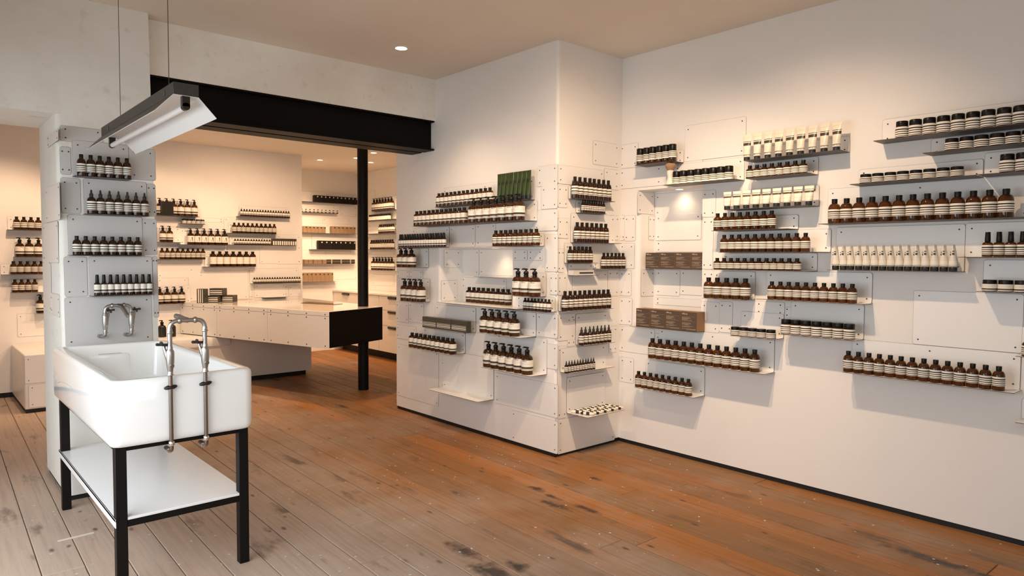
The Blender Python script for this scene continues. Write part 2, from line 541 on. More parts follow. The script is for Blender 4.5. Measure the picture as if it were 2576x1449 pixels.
# wall goods, in metres along each wall: phrase, wall, u0, u1, height, depth, back plate (u0, u1, top), rows (kind, n, first, pitch, diameter, height, offset, style)
SHELVES = [
 ["high shelf of green tubes", "P", -4.897, -3.74, 1.883, 0.095, [-4.897, -3.742, 2.048], [["cap", 13, -4.881, 0.0575, 0.0558, 0.1177, 0.0591, "plain"], ["gtube", 8, -4.0725, 0.0475, 0.0456, 0.2112, 0.0642, ""]]],
 ["long shelf just under the green tubes", "P", -5.133, -3.709, 1.7253, 0.17, [-5.133, -3.71, 1.876], [["cap", 12, -5.1112, 0.0619, 0.0601, 0.1296, 0.132, "plain"], ["pump", 7, -4.3058, 0.09, 0.0873, 0.195, 0.135, "plain"]]],
 ["leftmost shelf of black sprays", "P", -5.381, -4.807, 1.5394, 0.17, [-5.381, -4.807, 1.717], [["spray", 18, -5.3635, 0.0397, 0.0385, 0.1184, 0.1428, "plain"]]],
 ["short shelf beside the doorway edge", "P", -5.42, -5.118, 1.3636, 0.17, [-5.42, -5.118, 1.532], [["pump", 3, -5.3923, 0.0873, 0.0847, 0.1698, 0.1196, "plain"]]],
 ["shelf above the lit wall recess", "P", -4.047, -3.635, 1.5399, 0.17, [-4.047, -3.636, 1.632], [["cap", 9, -4.0273, 0.0559, 0.0542, 0.1188, 0.1349, "stripe2"]]],
 ["lower left shelf of the near pier", "P", -5.346, -5.096, 1.06, 0.17, [-5.346, -5.096, 1.259], [["pump", 4, -5.3263, 0.0873, 0.0847, 0.1991, 0.1197, "plain"]]],
 ["shelf right of the lit wall recess", "P", -3.796, -3.61, 1.1732, 0.17, [-3.796, -3.612, 1.342], [["pump", 3, -3.7934, 0.0898, 0.0871, 0.2012, 0.1184, "plain"]]],
 ["small shelf right of the recess floor", "P", -3.932, -3.515, 1.0662, 0.12, [-3.933, -3.516, 1.167], [["mini", 8, -3.7393, 0.0357, 0.0347, 0.0922, 0.0947, "plain"]]],
 ["upper of two stacked pump shelves", "P", -4.208, -3.713, 0.869, 0.17, [-4.208, -3.715, 1.044], [["pump", 5, -4.1774, 0.087, 0.0843, 0.185, 0.1198, "plain"]]],
 ["shelf of three dark gift boxes", "P", -5.008, -4.436, 0.8404, 0.13, [-5.008, -4.437, 1.038], [["slimbox", 3, -4.9402, 0.2121, 0.2078, 0.0937, 0.097, "grey"]]],
 ["shelf below the three gift boxes", "P", -5.196, -4.577, 0.6523, 0.17, [-5.196, -4.578, 0.823], [["cap", 10, -5.1893, 0.0668, 0.0648, 0.129, 0.1296, "plain"]]],
 ["lower of two stacked pump shelves", "P", -4.163, -3.596, 0.6024, 0.17, [-4.163, -3.599, 0.86], [["pump", 6, -4.1311, 0.0893, 0.0866, 0.2002, 0.1187, "plain"]]],
 ["bare bottom shelf of the pier", "P", -4.895, -4.203, 0.3201, 0.17, [-4.895, -4.205, 0.646], []],
 ["floor shelf of the lit wall recess", "P", -4.836, -3.798, 1.0715, 0.12, None, [["cap", 9, -4.6586, 0.0633, 0.0614, 0.129, -0.1, "plain"]]],
 ["bare shelf inside the lit wall recess", "NP", -4.716, -4.21, 1.2891, 0.07, None, []],
 ["top shelf on the pier end", "S", 3.632, 4.07, 1.8832, 0.08, [3.631, 4.07, 1.977], [["cap", 8, 3.6552, 0.0521, 0.0506, 0.1572, 0.0467, "stripe2"]]],
 ["second shelf down on pier end", "S", 3.713, 3.984, 1.7857, 0.07, [3.712, 3.984, 1.877], [["mini", 10, 3.7372, 0.0256, 0.0248, 0.0915, 0.0496, "stripe2"]]],
 ["third shelf down on pier end", "S", 3.663, 4.151, 1.567, 0.08, [3.66, 4.151, 1.78], [["cap", 7, 3.6839, 0.0523, 0.0508, 0.1457, 0.0466, "stripe2"]]],
 ["fourth shelf down on pier end", "S", 3.597, 3.889, 1.4175, 0.07, [3.595, 3.889, 1.561], [["cap", 6, 3.6183, 0.0427, 0.0415, 0.1193, 0.0413, "stripe2"]]],
 ["short corner shelf of the pier end", "S", 3.902, 4.225, 1.3732, 0.08, [3.901, 4.225, 1.413], [["cap", 6, 3.9759, 0.0449, 0.0436, 0.12, 0.0502, "stripe2"]]],
 ["shelf holding one small carton", "S", 3.635, 3.907, 1.3271, 0.07, [3.634, 3.907, 1.412], [["slimbox", 1, 3.7391, 0.222, 0.222, 0.0355, 0.037, "pale"]]],
 ["widest shelf of the pier end", "S", 3.54, 4.065, 1.0711, 0.08, [3.538, 4.065, 1.174], [["cap", 10, 3.5628, 0.0521, 0.0506, 0.1427, 0.0467, "stripe2"]]],
 ["dropper shelf on the pier end", "S", 3.725, 4.077, 0.8122, 0.09, [3.722, 4.077, 1.038], [["dropper", 8, 3.7251, 0.0431, 0.0418, 0.1339, 0.0611, "stripe2"]]],
 ["half empty vial shelf on pier end", "S", 3.561, 4.059, 0.6254, 0.1, [3.559, 4.059, 0.792], [["minidrop", 11, 3.5503, 0.029, 0.0281, 0.088, 0.0779, "stripe2"]]],
 ["lowest shelf on the pier end", "S", 3.636, 4.054, 0.3135, 0.21, [3.632, 4.054, 0.574], []],
 ["shelf of six black applicators", "R", -3.271, -2.933, 2.1433, 0.145, [-3.271, -2.935, 2.237], [["stick", 6, -3.2415, 0.0572, 0.0555, 0.1201, 0.1092, "amberbase"]]],
 ["shelf above the tall wall niche", "R", -3.011, -2.451, 1.9778, 0.145, [-3.011, -2.454, 2.132], [["stick", 8, -2.9175, 0.0589, 0.0571, 0.0893, 0.1084, "full"]]],
 ["high shelf of tall white tubes", "R", -2.383, -1.77, 2.0883, 0.145, [-2.383, -1.772, 2.182], [["tube", 9, -2.3746, 0.0716, 0.0487, 0.1685, 0.1127, "cream"]]],
 ["shelf under the tall white tubes", "R", -2.365, -1.954, 1.9716, 0.145, [-2.365, -1.957, 2.082], [["cap", 8, -2.3526, 0.0507, 0.0492, 0.0826, 0.1124, "stripe4"]]],
 ["shelf of short flared tubes", "R", -2.512, -1.944, 1.7783, 0.145, [-2.512, -1.947, 1.907], [["tube", 9, -2.5107, 0.069, 0.0497, 0.118, 0.1122, "band"]]],
 ["shelf below the short flared tubes", "R", -2.609, -2.072, 1.6418, 0.145, [-2.609, -2.074, 1.732], [["cap", 8, -2.5832, 0.0554, 0.0537, 0.1156, 0.1101, "stripe3"]]],
 ["shelf of eleven large bottles", "R", -2.555, -1.865, 1.497, 0.145, [-2.555, -1.868, 1.636], [["cap", 11, -2.5305, 0.0556, 0.054, 0.115, 0.11, "stripe4"]]],
 ["shelf of twelve short bottles", "R", -2.605, -1.947, 1.3809, 0.145, [-2.605, -1.949, 1.491], [["cap", 12, -2.5776, 0.0505, 0.049, 0.0769, 0.1125, "stripe3"]]],
 ["shelf of five large bottles", "R", -2.674, -2.356, 1.1854, 0.145, [-2.674, -2.36, 1.367], [["cap", 5, -2.6474, 0.0687, 0.0666, 0.1391, 0.1037, "stripe4"]]],
 ["shelf right of the five bottles", "R", -2.278, -1.618, 1.1975, 0.145, [-2.278, -1.623, 1.375], [["cap", 10, -2.1843, 0.0548, 0.0532, 0.1133, 0.1104, "stripe4"]]],
 ["small shelf of five low jars", "R", -2.455, -2.152, 0.9466, 0.145, [-2.455, -2.155, 1.1], [["jar", 5, -2.4378, 0.0626, 0.0607, 0.0562, 0.1067, "stripe3"]]],
 ["shelf of seven tall jars", "R", -2.108, -1.659, 0.9854, 0.145, [-2.108, -1.664, 1.186], [["jar", 7, -2.0889, 0.0643, 0.0624, 0.0921, 0.1058, "stripe4"]]],
 ["long low shelf under the niche", "R", -3.127, -2.208, 0.7201, 0.145, [-3.127, -2.215, 0.936], [["cap", 13, -3.1106, 0.0678, 0.0657, 0.1445, 0.1041, "stripe4"]]],
 ["lowest shelf beside the corner", "R", -3.248, -2.725, 0.4884, 0.145, [-3.248, -2.73, 0.683], [["cap", 9, -3.2322, 0.0552, 0.0535, 0.1179, 0.1102, "stripe4"]]],
 ["topmost shelf of wide jars", "R", -1.587, -0.893, 2.1163, 0.145, [-1.59, -0.893, 2.251], [["jar", 10, -1.4514, 0.0668, 0.0648, 0.0917, 0.1046, "stripe4"]]],
 ["second row of jars from top", "R", -1.335, -0.89, 2.021, 0.145, [-1.337, -0.89, 2.11], [["jar", 7, -1.2099, 0.0667, 0.0647, 0.0639, 0.1046, "stripe3"]]],
 ["shelf of eight low jars", "R", -1.71, -1.088, 1.8839, 0.145, [-1.714, -1.091, 1.978], [["jar", 8, -1.6349, 0.065, 0.063, 0.0521, 0.1055, "stripe3"]]],
 ["cut off jar shelf at frame edge", "R", -1.081, -0.886, 1.8852, 0.145, [-1.085, -0.886, 2.006], [["jar", 3, -0.9637, 0.0659, 0.064, 0.0918, 0.105, "stripe4"]]],
 ["shelf of thirteen big bottles", "R", -1.886, -0.879, 1.6634, 0.145, [-1.891, -0.879, 1.878], [["cap", 13, -1.8093, 0.0705, 0.0684, 0.1434, 0.1028, "stripe4"]]],
 ["shelf of fifteen pointed tubes", "R", -1.828, -1.154, 1.3913, 0.145, [-1.835, -1.162, 1.643], [["ptube", 15, -1.7875, 0.0433, 0.0411, 0.1403, 0.1165, "cream"]]],
 ["shelf of tall capped bottles", "R", -1.155, -0.873, 1.4679, 0.145, [-1.16, -0.873, 1.646], [["tallcap", 5, -1.0329, 0.0489, 0.0475, 0.1256, 0.1133, "stripe4"]]],
 ["shelf of flat wide jars", "R", -1.069, -0.867, 1.2935, 0.145, [-1.073, -0.867, 1.453], [["jar", 4, -1.02, 0.068, 0.066, 0.0589, 0.104, "plain"]]],
 ["longest low shelf on right wall", "R", -1.725, -0.892, 0.7977, 0.145, [-1.725, -0.9, 0.979], [["cap", 14, -1.7032, 0.0567, 0.055, 0.1213, 0.1095, "stripe4"]]],
 ["shelf cut by the frame edge", "R", -0.893, -0.743, 0.9823, 0.145, [-0.898, -0.743, 1.121], [["cap", 2, -0.8464, 0.0611, 0.0593, 0.0945, 0.1073, "stripe4"]]],
 ["bare ledge at the frame edge", "R", -0.885, -0.733, 0.6556, 0.145, [-0.888, -0.733, 0.758], []],
 ["upper shelf inside the tall niche", "NR", -3.284, -2.731, 1.3765, 0.13, None, [["bigbox", 4, -3.2529, 0.137, 0.1301, 0.1197, 0.072, "brown"]]],
 ["floor shelf of the tall niche", "R", -3.333, -2.738, 0.9415, 0.1, None, [["bigbox", 4, -3.1975, 0.1334, 0.1268, 0.1369, 0.061, "brown"]]],
 ["top shelf of the sink pier", "L", 0.766, 1.065, 1.9226, 0.09, [0.771, 1.071, 2.142], [["cap", 6, 0.8053, 0.0483, 0.0469, 0.129, 0.0586, "stripe4"]]],
 ["second shelf of the sink pier", "L", 0.816, 1.16, 1.7007, 0.09, [0.822, 1.167, 1.917], [["dropper", 7, 0.8506, 0.0482, 0.0468, 0.1441, 0.0586, "stripe4"]]],
 ["third shelf of the sink pier", "L", 0.728, 1.127, 1.4534, 0.09, [0.735, 1.135, 1.695], [["cap", 8, 0.7688, 0.0465, 0.0451, 0.1137, 0.0594, "stripe2"]]],
 ["lowest shelf of the sink pier", "L", 0.831, 1.177, 1.211, 0.09, [0.838, 1.185, 1.447], [["spray", 9, 0.8663, 0.0355, 0.0344, 0.1264, 0.0648, "plain"]]],
 ["top shelf seen through left opening", "A", 0.788, 1.16, 1.7106, 0.1, [0.797, 1.16, 1.843], [["cap", 5, 0.8677, 0.0608, 0.059, 0.1329, 0.0625, "stripe2"]]],
 ["second shelf through left opening", "A", 0.838, 1.147, 1.4375, 0.1, [0.851, 1.147, 1.623], [["pump", 3, 0.8891, 0.0803, 0.0779, 0.1959, 0.0531, "plain"]]],
 ["third shelf through left opening", "A", 0.731, 1.151, 1.2589, 0.1, [0.731, 1.151, 1.36], [["cap", 5, 0.8305, 0.0592, 0.0575, 0.1334, 0.0633, "stripe2"]]],
 ["fourth shelf through left opening", "A", 0.805, 1.14, 1.0743, 0.1, [0.819, 1.14, 1.205], [["cap", 4, 0.8392, 0.0561, 0.0544, 0.1326, 0.0648, "stripe2"]]],
 ["lowest shelf through left opening", "A", 1.002, 1.15, 0.8538, 0.1, [1.021, 1.15, 1.028], [["pump", 1, 1.0535, 0.0829, 0.0804, 0.1924, 0.0518, "plain"]]],
 ["upper left back wall shelf", "A", 2.154, 2.613, 1.9156, 0.1, [2.181, 2.613, 2.016], [["pump", 6, 2.2082, 0.0749, 0.0726, 0.1987, 0.0557, "plain"]]],
 ["small jar shelf on back wall", "A", 2.423, 2.699, 1.8318, 0.1, [2.452, 2.699, 1.91], [["jar", 5, 2.4617, 0.0513, 0.0497, 0.0529, 0.0671, "stripe2"]]],
 ["short back shelf of two pumps", "A", 2.162, 2.436, 1.6129, 0.1, [2.19, 2.436, 1.79], [["pump", 2, 2.2357, 0.0732, 0.071, 0.1858, 0.0565, "plain"]]],
 ["back shelf of dog pictures", "A", 2.402, 2.95, 1.5886, 0.1, [2.433, 2.95, 1.775], [["pump", 6, 2.5359, 0.0781, 0.0758, 0.1926, 0.0541, "dog"]]],
 ["back shelf below the dog bottles", "A", 2.159, 2.685, 1.416, 0.1, [2.186, 2.685, 1.539], [["cap", 9, 2.2214, 0.0559, 0.0543, 0.1277, 0.0649, "stripe2"]]],
 ["back shelf of seven large bottles", "A", 2.675, 3.292, 1.3284, 0.1, [2.705, 3.292, 1.475], [["cap", 7, 2.7872, 0.0796, 0.0772, 0.1849, 0.0534, "cream"]]],
 ["topmost back shelf of small bottles", "A", 3.084, 3.745, 1.9478, 0.1, [3.122, 3.745, 2.081], [["vial", 19, 3.1241, 0.0334, 0.0324, 0.0878, 0.0758, "plain"]]],
 ["back shelf of ten medium bottles", "A", 2.951, 3.557, 1.7376, 0.1, [2.985, 3.557, 1.865], [["cap", 10, 3.0396, 0.0554, 0.0537, 0.1274, 0.0651, "stripe2"]]],
 ["back shelf shared with slim cartons", "A", 2.966, 3.812, 1.5965, 0.1, [3.002, 3.812, 1.696], [["vial", 14, 3.0436, 0.0329, 0.0319, 0.0698, 0.076, "plain"], ["slimcarton", 11, 3.5184, 0.0288, 0.0277, 0.0855, 0.067, "grey"]]],
 ["lowest back shelf of small bottles", "A", 3.244, 3.883, 1.1174, 0.1, [3.245, 3.883, 1.3], [["vial", 19, 3.2741, 0.0328, 0.0318, 0.0743, 0.0761, "plain"]]],
 ["low back shelf behind the sink", "A", 2.109, 2.541, 0.9017, 0.1, [2.2, 2.541, 1.105], [["pump", 4, 2.1945, 0.0783, 0.076, 0.1958, 0.054, "plain"]]],
 ["bare shelf above the long counter", "A", 3.391, 3.706, 0.9386, 0.1, [3.303, 3.706, 1.104], []],
 ["highest alcove shelf", "B", 4.428, 5.403, 2.2846, 0.1, [4.474, 5.403, 2.444], [["darkbox", 11, 4.7238, 0.0664, 0.0638, 0.1037, 0.062, "black"]]],
 ["second alcove shelf", "B", 4.427, 5.083, 2.1275, 0.1, [4.472, 5.083, 2.247], [["vial", 10, 4.4963, 0.0643, 0.0289, 0.0461, 0.0775, "plain"]]],
 ["third alcove shelf", "B", 4.424, 5.411, 1.817, 0.1, [4.47, 5.411, 1.967], [["darkbox", 6, 4.5419, 0.0602, 0.0584, 0.0966, 0.062, "tan"], ["darkbox", 6, 5.0044, 0.0688, 0.0667, 0.1094, 0.062, "tan"]]],
 ["fourth alcove shelf", "B", 4.636, 5.399, 1.5692, 0.1, [4.685, 5.399, 1.793], [["darkbox", 8, 4.7876, 0.0794, 0.077, 0.1325, 0.062, "black"]]],
 ["fifth alcove shelf", "B", 4.42, 5.363, 1.3508, 0.1, [4.466, 5.363, 1.548], [["giftbox", 3, 4.5138, 0.1486, 0.1442, 0.06, 0.052, "tan"], ["giftbox", 3, 4.9661, 0.1618, 0.1569, 0.0611, 0.052, "black"]]],
 ["lowest alcove shelf", "B", 4.418, 5.059, 1.0774, 0.1, [4.464, 5.059, 1.308], [["darkbox", 8, 4.4834, 0.0684, 0.067, 0.1342, 0.057, "tan"]]],
 ["highest shelf behind the black post", "C", -9.313, -8.645, 2.1479, 0.1, [-9.486, -8.645, 2.355], [["pump", 7, -9.3151, 0.0839, 0.0814, 0.1929, 0.0517, "plain"]]],
 ["second shelf behind the black post", "C", -9.544, -8.646, 2.0097, 0.1, [-9.721, -8.646, 2.142], [["jar", 10, -9.3983, 0.0598, 0.058, 0.0889, 0.063, "cream"]]],
 ["third shelf behind the black post", "C", -9.546, -8.636, 1.8091, 0.1, [-9.723, -8.636, 1.996], [["cap", 8, -9.1224, 0.0544, 0.0528, 0.1342, 0.0656, "plain"]]],
 ["fourth shelf behind the black post", "C", -9.548, -8.637, 1.5741, 0.1, [-9.725, -8.637, 1.746], [["cap", 10, -9.3728, 0.0665, 0.0645, 0.1403, 0.0597, "stripe2"]]],
 ["lowest shelf behind the black post", "C", -9.55, -8.638, 1.2584, 0.1, [-9.727, -8.638, 1.496], [["pump", 7, -9.3303, 0.0883, 0.0857, 0.1939, 0.0538, "plain"]]],
]
PANELS = [
 ['P', -3.717, -3.505, 1.975, 2.122],
 ['P', -3.673, -3.503, 1.808, 1.976],
 ['P', -4.801, -4.45, 1.54, 1.717],
 ['P', -4.44, -4.191, 1.544, 1.732],
 ['P', -3.575, -3.496, 1.187, 1.334],
 ['P', -3.711, -3.492, 0.872, 1.044],
 ['P', -4.19, -3.486, 0.295, 0.537],
 ['P', -3.991, -3.483, 0.031, 0.27],
 ['P', -5.664, -5.323, 0.682, 0.811],
 ['P', -5.67, -5.449, 0.842, 1.027],
 ['P', -5.442, -5.2, 0.853, 1.035],
 ['P', -3.982, -3.819, 1.433, 1.512],
 ['P', -3.811, -3.651, 1.434, 1.511],
 ['P', -5.655, -5.435, 1.258, 1.328],
 ['P', -5.428, -5.212, 1.256, 1.332],
 ['P', -4.928, -4.573, 0.309, 0.555],
 ['P', -3.67, -3.49, 0.647, 0.826],
 ['P', -5.644, -4.964, 0.133, 0.625],
 ['P', -4.929, -4.441, 0.851, 0.992],
 ['P', -3.847, -3.495, 1.067, 1.141],
 ['P', -3.744, -3.501, 1.649, 1.802],
 ['P', -3.628, -3.498, 1.353, 1.623],
 ['NP', -4.98, -4.727, 1.296, 1.525],
 ['NP', -4.717, -4.015, 1.302, 1.523],
 ['NP', -4.974, -4.359, 1.178, 1.276],
 ['PJ', 3.565, 3.749, 1.363, 1.523],
 ['PJ', 3.535, 3.709, 1.068, 1.249],
 ['RJ', 4.205, 4.411, 1.795, 1.961],
 ['RJ', 4.346, 4.421, 1.597, 1.783],
 ['RJ', 4.261, 4.431, 1.159, 1.364],
 ['S', 3.894, 4.193, 2.157, 2.334],
 ['S', 4.025, 4.196, 1.982, 2.136],
 ['S', 3.523, 4.019, 1.985, 2.119],
 ['S', 3.525, 3.627, 1.816, 1.972],
 ['S', 4.105, 4.203, 1.595, 1.784],
 ['S', 3.53, 3.593, 1.349, 1.518],
 ['S', 4.08, 4.212, 1.158, 1.362],
 ['S', 4.101, 4.195, 0.716, 0.923],
 ['S', 3.536, 3.717, 0.85, 1.045],
 ['S', 3.544, 4.184, 0.019, 0.272],
 ['S', 3.528, 3.64, 1.595, 1.74],
 ['S', 3.532, 3.62, 1.183, 1.335],
 ['S', 3.635, 3.718, 0.802, 1.025],
 ['S', 3.538, 3.631, 0.28, 0.811],
 ['S', 3.685, 4.074, 1.175, 1.354],
 ['R', -3.531, -3.349, 2.154, 2.335],
 ['R', -3.529, -2.775, 1.994, 2.146],
 ['R', -3.523, -3.472, 1.592, 1.791],
 ['R', -3.471, -3.366, 1.587, 1.784],
 ['R', -3.516, -3.398, 1.16, 1.358],
 ['R', -3.513, -3.387, 0.934, 1.145],
 ['R', -3.51, -3.171, 0.722, 0.919],
 ['R', -3.167, -2.777, 0.749, 0.891],
 ['R', -2.928, -2.449, 2.147, 2.401],
 ['R', -2.774, -2.669, 1.744, 1.93],
 ['R', -2.767, -2.683, 1.38, 1.737],
 ['R', -2.76, -2.673, 1.192, 1.371],
 ['R', -2.772, -2.624, 0.937, 1.151],
 ['R', -2.623, -2.523, 0.946, 1.159],
 ['R', -2.358, -2.153, 1.088, 1.175],
 ['R', -2.149, -2.084, 1.08, 1.147],
 ['R', -1.402, -0.897, 0.982, 1.281],
 ['R', -3.52, -3.371, 1.373, 1.571],
 ['R', -3.506, -3.364, 0.481, 0.676],
 ['NR', -3.328, -2.822, 1.782, 1.956],
 ['NR', -3.318, -2.905, 1.593, 1.792],
 ['NR', -3.314, -2.816, 1.502, 1.587],
 ['NR', -3.31, -3.085, 1.167, 1.366],
 ['NR', -3.082, -2.81, 1.18, 1.37],
 ['NR', -3.314, -2.808, 1.093, 1.148],
 ['L', 0.711, 0.935, 2.131, 2.221],
 ['L', 0.707, 0.806, 1.702, 1.913],
 ['L', 1.136, 1.22, 1.459, 1.687],
 ['L', 1.073, 1.224, 1.932, 2.132],
 ['L', 1.189, 1.217, 1.06, 1.449],
 ['L', 0.707, 1.176, 0.91, 1.202],
 ['L', 1.17, 1.22, 1.703, 1.911],
 ['L', 0.708, 0.762, 1.932, 2.096],
 ['L', 0.716, 0.726, 1.458, 1.646],
 ['L', 0.71, 0.827, 1.207, 1.444],
 ['J', -5.149, -4.758, 2.119, 2.188],
 ['J', -5.267, -4.76, 1.66, 1.877],
 ['J', -5.407, -4.846, 1.406, 1.655],
 ['J', -5.457, -5.143, 1.09, 1.433],
 ['J', -5.164, -4.85, 1.083, 1.217],
 ['A', 0.858, 1.144, 0.613, 0.85],
 ['A', 2.523, 3.221, 0.922, 1.318],
 ['A', 3.235, 3.271, 0.92, 1.3],
 ['A', 2.184, 2.692, 1.198, 1.402],
 ['A', 2.18, 2.509, 0.947, 1.197],
 ['A', 3.596, 3.92, 1.358, 1.736],
 ['A', 2.938, 3.113, 1.748, 1.931],
 ['A', 3.31, 3.585, 1.624, 1.718],
 ['A', 3.283, 3.742, 0.94, 1.09],
 ['A', 3.374, 3.925, 1.363, 1.595],
 ['A', 3.749, 3.916, 0.934, 1.079],
 ['A', 2.448, 2.933, 1.863, 1.91],
 ['B', 4.685, 5.454, 1.578, 1.824],
 ['B', 4.869, 5.329, 1.854, 2.055],
 ['B', 4.984, 5.452, 1.1, 1.325],
 ['B', 4.729, 5.125, 2.333, 2.461],
 ['B', 5.166, 5.457, 2.099, 2.261],
 ['C', -9.534, -9.367, 2.166, 2.481],
 ['C', -9.516, -8.821, 1.407, 1.545],
 ['C', -9.446, -8.823, 1.024, 1.188],
 ['C', -9.539, -8.82, 1.589, 1.792],
]

# ------------------------------------------------------------------ wall frames
SLOPE = 0.055      # the old sink pier leans back a little
YA, YB, XC = 8.65, 9.95, 5.45
FR = {  # origin, u (to the right when facing the wall), normal
    'P': ((3.52, 0, 0), (0, -1, 0), (-1, 0, 0)), 'S': ((0, 3.51, 0), (1, 0, 0), (0, -1, 0)),
    'R': ((4.23, 0, 0), (0, -1, 0), (-1, 0, 0)), 'L': ((0, 4.74, 0), (1, 0, 0), (0, -1, 0)),
    'A': ((0, YA, 0), (1, 0, 0), (0, -1, 0)), 'B': ((0, YB, 0), (1, 0, 0), (0, -1, 0)),
    'C': ((XC, 0, 0), (0, -1, 0), (-1, 0, 0)), 'NP': ((3.78, 0, 0), (0, -1, 0), (-1, 0, 0)),
    'NR': ((4.42, 0, 0), (0, -1, 0), (-1, 0, 0)), 'J': ((0.69, 0, 0), (0, -1, 0), (-1, 0, 0)),
    'PJ': ((0, 4.95, 0), (1, 0, 0), (0, -1, 0)), 'RJ': ((0, 3.33, 0), (1, 0, 0), (0, -1, 0)),
}


def frame(w, u, off, z):
    """matrix with x along the wall, -y out of it, z up, at (u, off, z)"""
    O, U, N = [Vector(a) for a in FR[w]]
    p = O + U * u + N * off + Vector((0, 0, z))
    if w == 'L':
        p.y += SLOPE * z
    m = Matrix((U, -N, (0, 0, 1))).transposed().to_4x4()
    return Matrix.Translation(p) @ m


# ------------------------------------------------------------------ the setting
def struct(name, bm, m, smooth=38):
    o = link(name, done(name, bm, m, smooth))
    o['kind'] = 'structure'
    return o


ZC, ZB = 3.0, 2.775
# floor: dark sub-floor and single boards
bm = bmesh.new()
add_box(bm, (-1.25, -0.72, -0.12), (6.2, 10.4, -0.024))
floor = struct('floor', bm, 'subfloor')

BW = 0.168
rows = int(9.2 / BW) + 1
th = math.radians(-1.5)
plank_cache = {}


def plank_mesh(w, l):
    key = (round(w, 4), round(l, 2))
    if key not in plank_cache:
        bm = bmesh.new()
        a, c = w / 2 - 0.0016, l / 2 - 0.0014
        q = lambda i, z: [(-a + i, -c + i, z), (a - i, -c + i, z), (a - i, c - i, z), (-a + i, c - i, z)]
        add_loft(bm, [q(0, -0.022), q(0, -0.003), q(0.003, 0.0)])
        plank_cache[key] = done('plank', bm, 'wood', 0)
    return plank_cache[key]


rng = random.Random(11)
ca, sa = math.cos(th), math.sin(th)
for i in range(rows):
    xl = -2.35 + i * BW
    y = -2.6 - rng.uniform(0, 2.0)
    while y < 10.3:
        l = rng.choice((2.4, 3.0, 3.4, 4.2))
        cxx, cyy = xl + BW / 2, y + l / 2
        X, Y = cxx * ca - cyy * sa, cxx * sa + cyy * ca
        if -1.5 < X < 6.2 and -2.4 < Y < 11.6:
            o = link('plank', plank_mesh(BW, l), floor, (X, Y, rng.uniform(-0.0012, 0.0006)), (0, 0, th))
        y += l

# chipped pale filler at one board end near the sink
link('board_filler', box_mesh('filler', (-0.081, -0.011, -0.002), (0.081, 0.011, 0.0012), 'print_white'), floor, (0.632, 4.110, 0), (0, 0, 0.054))

# ceilings
bm = bmesh.new()
add_box(bm, (-1.3, -0.8, ZC), (4.7, 5.5, ZC + 0.12))
struct('ceiling', bm, 'ceiling_paint')
bm = bmesh.new()
add_box(bm, (-1.3, 5.5, ZB), (6.2, 10.2, ZB + 0.35))
struct('ceiling_rear', bm, 'ceiling_paint')

# right wall with its tall niche (rounded left jamb)
bm = bmesh.new()
ny0, ny1, nz0, nz1 = 2.768, 3.33, 0.925, 1.972
add_box(bm, (4.23, -0.7, 0.03), (4.6, 3.6, nz0))
add_box(bm, (4.23, -0.7, nz1), (4.6, 3.6, ZC))
add_box(bm, (4.23, -0.7, nz0), (4.6, ny0, nz1))
arc = [(4.23 + 0.035 - 0.035 * math.cos(a), ny1 + 0.035 - 0.035 * math.sin(a)) for a in [PI / 2 * k / 6 for k in range(7)]]
add_prism(bm, [(4.6, 3.6), (4.23, 3.6)] + arc + [(4.6, ny1)], nz0, nz1)
add_box(bm, (4.42, ny0, nz0), (4.6, ny1, nz1))
wall_right = struct('wall_right', bm, 'wall_paint')

# pier with lit recess, rounded near corner
bm = bmesh.new()
py0, py1, pz0, pz1, pb = 3.985, 4.95, 1.055, 1.535, 3.78


def corner(x, y, r, k0):
    return [(x + r - r * math.cos(a), y + r - r * math.sin(a)) for a in [PI / 2 * k / 6 for k in range(7)]]


cn = corner(3.52, 3.51, 0.022, 0)
near = [(4.3, 3.51)] + cn[::-1]
for z0, z1 in ((0.03, pz0), (pz1, ZC)):
    add_prism(bm, near + [(3.52, 5.66), (4.3, 5.66)], z0, z1)
add_prism(bm, near + [(3.52, py0), (4.3, py0)], pz0, pz1)
add_prism(bm, [(4.3, py1), (3.55, py1)] + [(3.52 + 0.03 - 0.03 * math.sin(a), py1 + 0.03 - 0.03 * math.cos(a)) for a in [PI / 2 * k / 5 for k in range(1, 6)]] + [(3.52, 5.66), (4.3, 5.66)], pz0, pz1)
add_box(bm, (pb, py0, pz0), (4.3, py1, pz1))
wall_pier = struct('wall_pier', bm, 'wall_paint')

# left wall: leaning sink pier, head over the opening, shop wall to the left
bm = bmesh.new()
yf = lambda z: 4.74 + SLOPE * z
r = 0.03


def pier_ring(z):
    y = yf(z)
    pts = [(0.69 + r - r * math.cos(a), y + r - r * math.sin(a)) for a in [PI / 2 * k / 5 for k in range(6)]]
    return [(x, yy, z) for x, yy in pts] + [(1.21, y, z), (1.21, 5.5, z), (0.69, 5.5, z)]


add_loft(bm, [pier_ring(0.03), pier_ring(ZC)])
hz = 2.288
add_loft(bm, [[(-1.25, yf(z), z), (0.72, yf(z), z), (0.72, 5.5, z), (-1.25, 5.5, z)] for z in (hz, ZC)])
add_loft(bm, [[(-1.25, yf(z), z), (-0.60, yf(z), z), (-0.60, 5.5, z), (-1.25, 5.5, z)] for z in (0.0, hz)])
wall_left = struct('wall_left', bm, 'plaster')
# wall over the steel beam, a little behind the pier face
bm = bmesh.new()
add_box(bm, (1.205, 5.02, 2.645), (3.52, 5.5, ZC))
struct('wall_upper', bm, 'plaster_lit')

